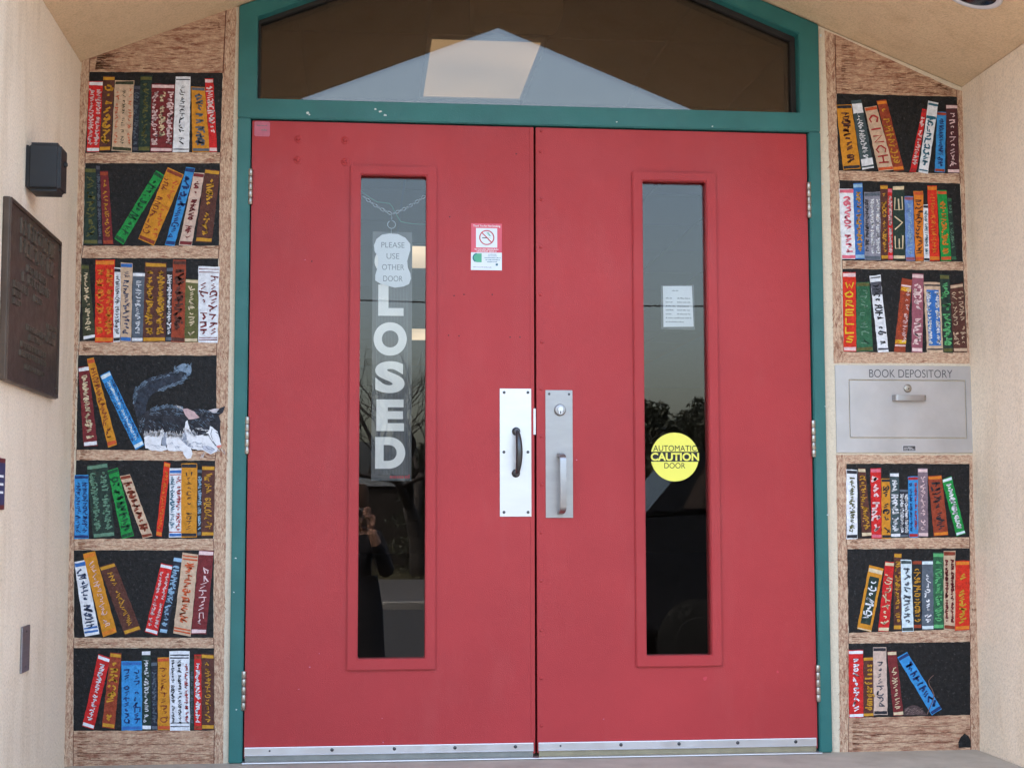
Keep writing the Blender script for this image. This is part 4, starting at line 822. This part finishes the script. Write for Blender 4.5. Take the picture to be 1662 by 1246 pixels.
# ------------------------------------------------------------------ book depository in the right-hand wall
dp = thing('book_depository', 'pale grey metal book depository slot set in the right bookshelf mural', 'book drop', (1.78, 0, W(1470, 735)[1]))
(x0, z1), (x1, z0) = W(1354.5, 592.5), W(1588, 735); (a0, c1), (a1, c0) = W(1378, 617.5), W(1567, 710)
ring('face_frame', rect(x0, x1, z0, z1), rect(a0 - .0036, a1 + .0036, c0 - .0036, c1 + .0036), -.006, .02, M['box'], dp, .001)
box('slot_back', (a0 - .006, .012, c0 - .006), (a1 + .006, .018, c1 + .006), M['black'], dp)
flap = box('drop_door', (a0, -.0052, c0), (a1, .008, c1), M['box'], dp, .0012)
flat_text('lettering', 'BOOK DEPOSITORY', W(1409.5, 600)[0], W(1544.5, 600)[0], W(1470, 613)[1], W(1470, 600)[1], -.0066, M['dgreyink'], dp, -.004)
lx, lz = W(1472, 630.5)
lk = lathe('lock', [(.0135, 0), (.0135, .003), (.011, .006), (.009, .0065)], (lx, -.0045, lz), (0, -1, 0), M['hinge'], dp, 24)
box('keyway', (lx - .0005, -.0118, lz - .003), (lx + .004, -.0108, lz + .001), M['ink'], lk)
(hx0, hz), (hx1, _z) = W(1447.5, 646), W(1500, 648)
bmh = bmesh.new(); prof = []
for k in range(7): t = k / 6 * math.pi / 2; prof.append((hx0 + .012 * (1 - math.cos(t)), -.0045 - .022 * math.sin(t)))
for k in range(7): t = (1 - k / 6) * math.pi / 2; prof.append((hx1 - .012 * (1 - math.cos(t)), -.0045 - .022 * math.sin(t)))
n = len(prof); rows = []
for i, (xx, yy) in enumerate(prof):
    p0, p1 = prof[max(0, i - 1)], prof[min(n - 1, i + 1)]; dv = Vector((p1[0] - p0[0], p1[1] - p0[1])).normalized(); nn = Vector((-dv.y, dv.x)) * .0018
    rows.append([bmh.verts.new((xx + nn.x, yy + nn.y, hz + .009)), bmh.verts.new((xx + nn.x, yy + nn.y, hz - .009)), bmh.verts.new((xx - nn.x, yy - nn.y, hz - .009)), bmh.verts.new((xx - nn.x, yy - nn.y, hz + .009))])
for i in range(n - 1):
    for k in range(4): bmh.faces.new((rows[i][k], rows[i][(k + 1) % 4], rows[i + 1][(k + 1) % 4], rows[i + 1][k]))
bmh.faces.new(rows[0][::-1]); bmh.faces.new(rows[-1])
ho = from_bm('handle', bmh, M['steel'], dp, True); ho.data.set_sharp_from_angle(angle=.6)
(x0, z1), (x1, z0) = W(1463.5, 722.5), W(1485.5, 732.5)
lb = box('maker_label', (x0, -.0075, z0), (x1, -.0062, z1), M['trim'], dp)
pydata('label_print', [(p[0], -.0079, p[1]) for p in rect(x0 + .002, x1 - .002, z0 + .002, z1 - .002)], [(0, 1, 2, 3)], M['dark_metal'], lb)
words('label_words', x0 + .005, x1 - .012, z0 + .010, .005, -.0082, M['trim'], lb, 71); words('label_words', x0 + .004, x1 - .005, z0 + .0045, .004, -.0082, M['trim'], lb, 72)

# ------------------------------------------------------------------ fittings on the left wall and the ceiling
bx = thing('wall_unit', 'black rounded box fixed high on the left cream wall above the plaque', 'wall fixture', (XL, -.75, 1.63))
p1 = on_x(41, 233, XL); yb = p1.y
bm = bmesh.new(); bm_box(bm, (XL + .004, yb, 1.627), (XL + .093, yb + .095, 1.759))
bmesh.ops.bevel(bm, geom=bm.edges[:], offset=.010, segments=3, affect='EDGES')
from_bm('housing', bm, M['black'], bx)
box('back_plate', (XL, yb + .012, 1.640), (XL + .006, yb + .10, 1.752), M['black'], bx)
lathe('knob', [(.008, 0), (.008, .004), (.004, .008)], (XL + .093, yb + .055, 1.71), (1, 0, 0), M['black'], bx, 12)
box('seam', (XL + .02, yb - .0006, 1.640), (XL + .083, yb + .001, 1.643), M['ink'], bx)
pa, pb = on_x(88, 392, XL), on_x(2, 320, XL); zt, zb = pa.z, on_x(80, 647, XL).z
pq = thing('bronze_plaque', 'dark bronze plaque with raised lettering on the left cream wall', 'plaque', (XL, pb.y, zb))
yq0, yq1 = -D + 3.80, -D + 4.44
box('plate', (XL, yq0, zb), (XL + .018, yq1, zt), M['bronze'], pq, .003)
def wallframe(name, y0, y1, z0, z1, wd, x0, x1):
    bm = bmesh.new()
    for a, b in (((x0, y0, z0), (x1, y1, z0 + wd)), ((x0, y0, z1 - wd), (x1, y1, z1)), ((x0, y0, z0 + wd + .0002), (x1, y0 + wd, z1 - wd - .0002)), ((x0, y1 - wd, z0 + wd + .0002), (x1, y1, z1 - wd - .0002))): bm_box(bm, a, b)
    return from_bm(name, bm, M['bronze'], pq)
wallframe('rim', yq0 + .002, yq1 - .002, zb + .002, zt - .002, .010, XL + .0175, XL + .022)
def raised(yc, wd, z, h, seed):
    rnd = random.Random(seed); bm = bmesh.new(); yy = yc - wd / 2
    while yy < yc + wd / 2:
        if rnd.random() < .14: yy += h * .6; continue
        lw = h * rnd.uniform(.45, .7); s = h * .17; k = rnd.randint(0, 3)
        bars = [((yy, z), (yy + s, z + h))] if k != 1 else []
        if k in (0, 1, 3): bars.append(((yy + s * 1.02, z + h - s), (yy + lw, z + h)))
        if k in (0, 2): bars.append(((yy + s * 1.02, z), (yy + lw, z + s)))
        if k in (1, 2): bars.append(((yy + lw - s, z + s * 1.02), (yy + lw, z + h - s * 1.02)))
        if k == 3: bars.append(((yy + s * 1.02, z + h * .45), (yy + lw * .8, z + h * .45 + s)))
        for (ya, za), (yb_, zb_) in bars: bm_box(bm, (XL + .0178, ya, za), (XL + .0230, yb_, zb_))
        yy += lw + h * .22
    from_bm('raised_line', bm, M['bronze_highlight'], pq)['kind'] = 'stuff'
yc = (yq0 + yq1) / 2; Hq = zt - zb
for i, (o_, wd, zf, h) in enumerate(((0, .40, .845, .042), (0, .40, .735, .042), (0, .24, .655, .020), (0, .34, .585, .026), (-.19, .15, .52, .020), (.02, .10, .515, .018), (-.23, .08, .475, .016), (-.23, .08, .43, .016), (.2, .11, .40, .016), (.2, .11, .36, .016), (.2, .11, .32, .016), (0, .24, .325, .016), (0, .15, .275, .016), (-.02, .30, .215, .016), (-.02, .32, .165, .016), (0, .24, .10, .014))): raised(yc + o_, wd, zb + Hq * zf, h, 80 + i)
for yy, zz in ((yq0 + .02, zt - .03), (yq1 - .02, zt - .03), (yq0 + .02, zb + .03), (yq1 - .02, zb + .03)): lathe('bolt', [(.006, 0), (.005, .003), (.002, .004)], (XL + .0178, yy, zz), (1, 0, 0), M['bronze'], pq, 10)
pa, pb = on_x(33.5, 1017, XL), on_x(44, 1087, XL)
wp = thing('wall_plate', 'small blank metal cover plate low on the left cream wall', 'cover plate', (XL, pa.y, pb.z))
box('cover', (XL, pa.y, pb.z), (XL + .006, pb.y, pa.z), M['plate'], wp, .002)
for zz in (pa.z - .015, pb.z + .015): lathe('screw', [(.003, 0), (.002, .0015)], (XL + .006, (pa.y + pb.y) / 2, zz), (1, 0, 0), M['dark_metal'], wp, 8)
pa = on_x(5.5, 744, XL); pb = on_x(5.5, 827, XL)
ws = thing('wall_sign', 'dark blue sign with dark red border at the outer end of the left wall', 'sign', (XL, pa.y - .1, pb.z))
box('board', (XL, pa.y - .22, pb.z), (XL + .006, pa.y, pa.z), M['darkred'], ws, .002)
box('blue_field', (XL + .0062, pa.y - .21, pb.z + .012), (XL + .0075, pa.y - .010, pa.z - .012), M['navy'], ws)
for k in range(3): box('white_mark', (XL + .0076, pa.y - .10 - .03 * k, pb.z + .04 + .02 * k), (XL + .0082, pa.y - .028, pb.z + .046 + .02 * k), M['white'], ws)
# recessed light in the right slope of the ceiling
r = ray(1578, -12); tt = (EAVE - HC + SL * XR) / (r.z + SL * r.x); pc = CAM + r * tt
nv = Vector((-SL, 0, -1)).normalized()
cl = thing('recessed_light', 'dark round recessed light with white trim in the sloping porch ceiling', 'light', tuple(pc))
q4 = nv.to_track_quat('Z', 'Y')
def lathe_ring(name, prof, mat, par, seg=48): return lathe(name, prof, tuple(pc), tuple(nv), mat, par, seg)
v, f = [], []
for rr_, hh in ((.086, -.001), (.092, .003), (.088, .006), (.080, .007), (.074, .004), (.072, -.001)):
    for k in range(48): t = 2 * math.pi * k / 48; v.append(pc + q4 @ Vector((rr_ * math.cos(t), rr_ * math.sin(t), hh)))
for i in range(5):
    for k in range(48): f.append((i * 48 + k, i * 48 + (k + 1) % 48, (i + 1) * 48 + (k + 1) % 48, (i + 1) * 48 + k))
pydata('trim_ring', v, f, M['trim'], cl, True)
lathe('lens', [(.0735, -.001), (.0735, .002), (.05, .0035), (.01, .004)], tuple(pc), tuple(nv), M['lens'], cl, 36)

# ------------------------------------------------------------------ across the street (seen in the door glass)
FY = -31.5
hv, hf = [], []; rh = random.Random(4); NX = 90
for i in range(NX):
    x = -220 + 440 * i / (NX - 1); top = 8.8 + 1.3 * math.sin(i * .23) + 1.1 * math.sin(i * .61 + 1) + rh.uniform(-.5, .5)
    hv += [(x, -112, GZ - .2), (x, -126, top * .55), (x, -142, top), (x, -170, top * .9), (x, -230, GZ - .2)]
for i in range(NX - 1):
    for k in range(4): hf.append((5 * i + k, 5 * i + 5 + k, 5 * i + 6 + k, 5 * i + 1 + k))
struct(pydata('hill', hv, hf, M['hill'], None, True))
wl = thing('street_wall', 'long dark brown wall with pale coping across the street', 'wall', (0, FY, GZ))
box('wall_body', (-70, FY - .25, GZ), (70, FY, 1.40), M['fence'], wl); box('coping', (-70.1, FY - .32, 1.401), (70.1, FY + .07, 1.60), M['coping'], wl, .02)
v, f = [], []; rg = random.Random(5)
for k in range(9000):
    x = rg.uniform(-14, 18); yy = rg.uniform(FY + .1, -27.1); h = rg.uniform(.08, .3) * (1.3 if yy < FY + 1 else .7); a = rg.uniform(0, 6.28); b = len(v); dx, dy = .02 * math.cos(a), .02 * math.sin(a); lx, ly = rg.uniform(-.1, .1), rg.uniform(-.1, .1)
    v += [(x - dx, yy - dy, GZ), (x + dx, yy + dy, GZ), (x + lx, yy + ly, GZ + h)]; f.append((b, b + 1, b + 2))
gr = pydata('verge_grass', v, f, M['grass']); gr['kind'] = 'stuff'; gr['label'] = 'dry grass growing along the foot of the street wall'
def bare_tree(loc, h, seed, label):
    rt = random.Random(seed); t = thing('bare_tree', label, 'tree', loc, 'bare trees across the street'); v, f = [], []; tv, tf = [], []
    def grow(p, d, L, r, dep):
        pts = [p]; rad = [r]; n = 4
        for i in range(n):
            d = (d + Vector((rt.uniform(-.16, .16), rt.uniform(-.16, .16), rt.uniform(-.04, .12)))).normalized(); p = p + d * (L / n); pts.append(p); rad.append(r * (1 - .30 * (i + 1) / n))
        tube_geo(pts, rad, 7 if dep < 2 else 4, tv if dep == 0 else v, tf if dep == 0 else f)
        if dep >= 6: return
        for k in range(rt.choice((2, 3, 3)) if dep < 5 else 2):
            ax = Vector((rt.uniform(-1, 1), rt.uniform(-1, 1), rt.uniform(-.3, .6))).normalized()
            grow(pts[-1] if k < 2 else pts[-2], (d * .85 + ax * rt.uniform(.5, .8)).normalized(), L * rt.uniform(.66, .85), rad[-1] * rt.uniform(.62, .82), dep + 1)
    grow(Vector(loc), Vector((0, 0, 1)), h * .27, h * .036, 0)
    pydata('trunk', tv, tf, M['bark'], t, True); pydata('branches', v, f, M['bark'], t, True)
a = mirrored(682, 800, 33.5); bare_tree((a.x, a.y, GZ), 6.2, 3, 'tall bare tree with wide branches in front of the street wall')
a = mirrored(575, 800, 40); bare_tree((a.x, a.y, GZ), 6.6, 8, 'smaller bare tree further along behind the street wall')
def shrub(px, pytop, T, seed, label, i=0):
    rt = random.Random(seed); a = mirrored(px, pytop, T); t = thing('evergreen_shrub', label, 'shrub', (a.x, a.y, GZ), 'evergreen shrubs across the street'); h = a.z - GZ; v, f = [], []; sv, sf = [], []
    for k in range(7):
        an = rt.uniform(0, 6.28); top = Vector((a.x + h * .16 * math.cos(an), a.y + h * .16 * math.sin(an), GZ + h * rt.uniform(.7, .98))); tube_geo([(a.x, a.y, GZ - .05), ((a.x * 2 + top.x) / 3, (a.y * 2 + top.y) / 3, GZ + h * .4), tuple(top)], [.05, .035, .008], 5, sv, sf)
    for k in range(3800):
        z = rt.random() ** .8; r = h * .36 * (1 - z) ** .55 * (.75 + .35 * math.sin(5 * z * 6 + seed)) + .05; an = rt.uniform(0, 6.28); rr_ = r * rt.random() ** .4
        p = Vector((a.x + rr_ * math.cos(an) + rt.gauss(0, .05), a.y + rr_ * math.sin(an) + rt.gauss(0, .05), GZ + .05 + h * z * rt.uniform(.93, 1.05))); d1 = Vector((rt.gauss(0, 1), rt.gauss(0, 1), rt.gauss(0, 1))).normalized() * .07; d2 = d1.cross(Vector((rt.gauss(0, 1), rt.gauss(0, 1), rt.gauss(0, 1)))).normalized() * .025; b = len(v)
        v += [p - d1, p + d2, p + d1, p - d2]; f.append((b, b + 1, b + 2, b + 3))
    pydata('stems', sv, sf, M['bark'], t); pydata('crown', v, f, M['leaf'], t)
for i, (px, pt, T) in enumerate(((1048, 664, 31), (1072, 668, 33), (1094, 694, 30), (1112, 682, 34), (1132, 660, 31), (1158, 672, 30), (690, 730, 35), (1005, 690, 33))):
    shrub(px, pt, T, 20 + i, ['ragged dark evergreen shrub in the row across the street', 'lone dark evergreen shrub under the bare tree'][i == 6], i)
P1 = mirrored(300, 455, 30); P2 = mirrored(1400, 474, 27)
pts = [P1.lerp(P2, (k - 10) / 20) - Vector((0, 0, .35 * math.sin(math.pi * k / 40))) for k in range(41)]
tag(tube('overhead_wire', pts, .016, M['wire'], None, 6), 'thin black overhead wire strung along the street', 'wire')
# dark car parked along the pavement
CX, CY = 2.1, -8.6
car = thing('parked_car', 'dark tall car parked at the kerb in front of the library', 'car', (CX + 2.3, CY - .9, GZ))
def carp(name, pts, y0, y1, mat, bev=0.0, par=car): return prism(name, [(CX + x, GZ + z * 1.09) for x, z in pts], CY + y0, CY + y1, M[mat], par, bev)
carp('body', [(0, .45), (-.02, .95), (.05, 1.18), (.35, 1.32), (1.05, 1.36), (4.55, 1.36), (4.62, .9), (4.6, .45), (4.1, .36), (.5, .36)], -1.8, 0, 'car', .05)
cab = carp('cabin', [(.50, 1.35), (.98, 1.86), (1.4, 1.93), (4.2, 1.91), (4.5, 1.38)], -1.68, -.12, 'car', .04)
for x0, x1 in ((.92, 1.98), (2.06, 3.05), (3.13, 4.05)):
    carp('side_window', [(x0 + (.0 if x0 > 1.2 else -.06), 1.41), (x1, 1.41), (x1, 1.76), (x0 + (.0 if x0 > 1.2 else .14), 1.76)], -.1195, -.105, 'car_glass')
for x in (.95, 3.65):
    wv = lathe('wheel', [(.20, 0), (.34, .01), (.36, .05), (.36, .2), (.30, .23), (.1, .235)], (CX + x, CY - .20, GZ + .36), (0, 1, 0), M['tyre'], car, 24); lathe('rim', [(.20, 0), (.19, .02), (.06, .03)], (CX + x, CY + .032, GZ + .36), (0, 1, 0), M['tyre'], wv, 18)
    wv2 = lathe('wheel', [(.20, 0), (.34, .01), (.36, .05), (.36, .2), (.30, .23), (.1, .235)], (CX + x, CY - 1.6, GZ + .36), (0, -1, 0), M['tyre'], car, 24)
carp('headlight', [(-.015, .88), (.1, .88), (.1, 1.05), (.0, 1.05)], -.45, .004, 'trim', .01)
carp('door_handle', [(1.85, 1.12), (2.0, 1.12), (2.0, 1.15), (1.85, 1.15)], .001, .03, 'dark_metal')
carp('wing_mirror', [(1.05, 1.36), (1.25, 1.36), (1.25, 1.52), (1.08, 1.5)], -.02, .14, 'car', .02)

# the photographer, seen in the left door glass with a small camera raised
PX, PY = -.06, -5.12
person = thing('person', 'person in dark top and long dark skirt raising a small camera', 'person', (PX, PY, GZ))
def skin_obj(name, verts, edges, radii, mat, par, root=0, sub=2):
    me = bpy.data.meshes.new(name); me.from_pydata(verts, edges, []); me.update(); o = link(name, me, mat, par)
    md = o.modifiers.new('skin', 'SKIN'); md.use_smooth_shade = True
    for i, sv_ in enumerate(me.skin_vertices[0].data):
        rr_ = radii[i]; sv_.radius = rr_ if isinstance(rr_, tuple) else (rr_, rr_); sv_.use_root = (i == root)
    s2 = o.modifiers.new('subd', 'SUBSURF'); s2.levels = sub; s2.render_levels = sub
    return o
z0 = GZ
CZ = HC
bv = [(PX, PY, z0 + .92), (PX, PY, z0 + 1.12), (PX, PY, z0 + 1.32), (PX, PY + .01, z0 + 1.41), (PX + .01, PY + .05, z0 + 1.49), (PX + .01, PY + .06, z0 + 1.60),
      (PX + .17, PY, z0 + 1.33), (PX + .25, PY + .12, z0 + 1.10), (PX + .135, PY + .285, z0 + 1.40), (PX - .17, PY, z0 + 1.33), (PX - .24, PY + .12, z0 + 1.10), (PX - .03, PY + .285, z0 + 1.40),
      (PX + .09, PY, z0 + .88), (PX + .10, PY + .02, z0 + .48), (PX + .10, PY - .02, z0 + .09), (PX + .11, PY + .13, z0 + .035), (PX - .09, PY, z0 + .88), (PX - .10, PY + .02, z0 + .48), (PX - .10, PY - .02, z0 + .09), (PX - .11, PY + .13, z0 + .035)]
be = [(0, 1), (1, 2), (2, 3), (3, 4), (4, 5), (2, 6), (6, 7), (7, 8), (2, 9), (9, 10), (10, 11), (0, 12), (12, 13), (13, 14), (14, 15), (0, 16), (16, 17), (17, 18), (18, 19)]
br = [(.15, .11), (.13, .10), (.14, .10), .052, .085, .07, .065, .048, .030, .065, .048, .030, .085, .058, .04, .035, .085, .058, .04, .035]
body = skin_obj('body', bv, be, br, M['skin'], person)
tv = [bv[0], bv[1], bv[2], (PX, PY, z0 + 1.37), bv[6], bv[7], tuple(Vector(bv[7]).lerp(Vector(bv[8]), .75)), bv[9], bv[10], tuple(Vector(bv[10]).lerp(Vector(bv[11]), .75))]
skin_obj('dark_top', tv, [(0, 1), (1, 2), (2, 3), (2, 4), (4, 5), (5, 6), (2, 7), (7, 8), (8, 9)], [(.17, .13), (.15, .12), (.16, .12), .075, .072, .054, .042, .072, .054, .042], M['cloth'], person)
lathe('long_skirt', [(.175, .09), (.19, .0), (.21, -.12), (.225, -.40), (.26, -.68), (.29, -.86), (.285, -.87)], (PX + .01, PY, z0 + 1.0), (0, 0, 1), M['cloth'], person, 40)
lathe('hair', [(.03, .0), (.10, -.015), (.118, -.07), (.112, -.16), (.10, -.26), (.07, -.30)], (PX + .01, PY + .005, z0 + 1.70), (0, 0, 1), M['hair'], person, 24)
for sx in (.045, -.025): lathe('eye', [(.012, 0), (.008, .006)], (PX + sx, PY + .135, z0 + 1.545), (0, 1, 0), M['white'], body, 10)
lathe('nose', [(.016, 0), (.012, .02), (.005, .028)], (PX + .01, PY + .135, z0 + 1.515), (0, 1, 0), M['skin'], body, 10)
hcam = thing('handheld_camera', 'small silver camera held up by the photographer', 'camera', (0, -D - .06, HC - .03))
box('body', (-.048, -D - .055, HC - .03), (.048, -D - .03, HC + .028), M['steel'], hcam, .004)
lathe('lens', [(.024, 0), (.024, .010), (.020, .016), (.016, .0162)], (0, -D - .0298, HC), (0, 1, 0), M['black'], hcam, 24)
for s in (1, -1):
    hxp = s * .075
    pv = [(bv[8] if s > 0 else bv[11]), (hxp + s * .004, -D - .075, HC - .045), (hxp, -D - .06, HC - .005)]; pe = [(0, 1), (1, 2)]; prd = [.028, (.030, .022), (.034, .02)]
    hand = skin_obj('hand', pv, pe, prd, M['skin'], person, 0, 1)
    for k, (dz, L) in enumerate(((.026, .9), (.009, 1.0), (-.008, .95), (-.024, .8))):
        skin_obj('finger', [(hxp - s * .0, -D - .062, HC - .003 + dz * .9), (hxp - s * .012, -D - .034, HC + dz + .004), (hxp - s * .034 * L, -D - .0205, HC + dz + .002), (hxp - s * .050 * L, -D - .0205, HC + dz)], [(0, 1), (1, 2), (2, 3)], [.0095, .009, .008, .007], M['skin'], hand, 0, 1)
    skin_obj('thumb', [(hxp, -D - .075, HC - .03), (hxp - s * .02, -D - .074, HC - .025), (hxp - s * .045, -D - .066, HC - .012)], [(0, 1), (1, 2)], [.011, .0105, .009], M['skin'], hand, 0, 1)

for o in bpy.data.objects:
    if '_o' in o: del o['_o']
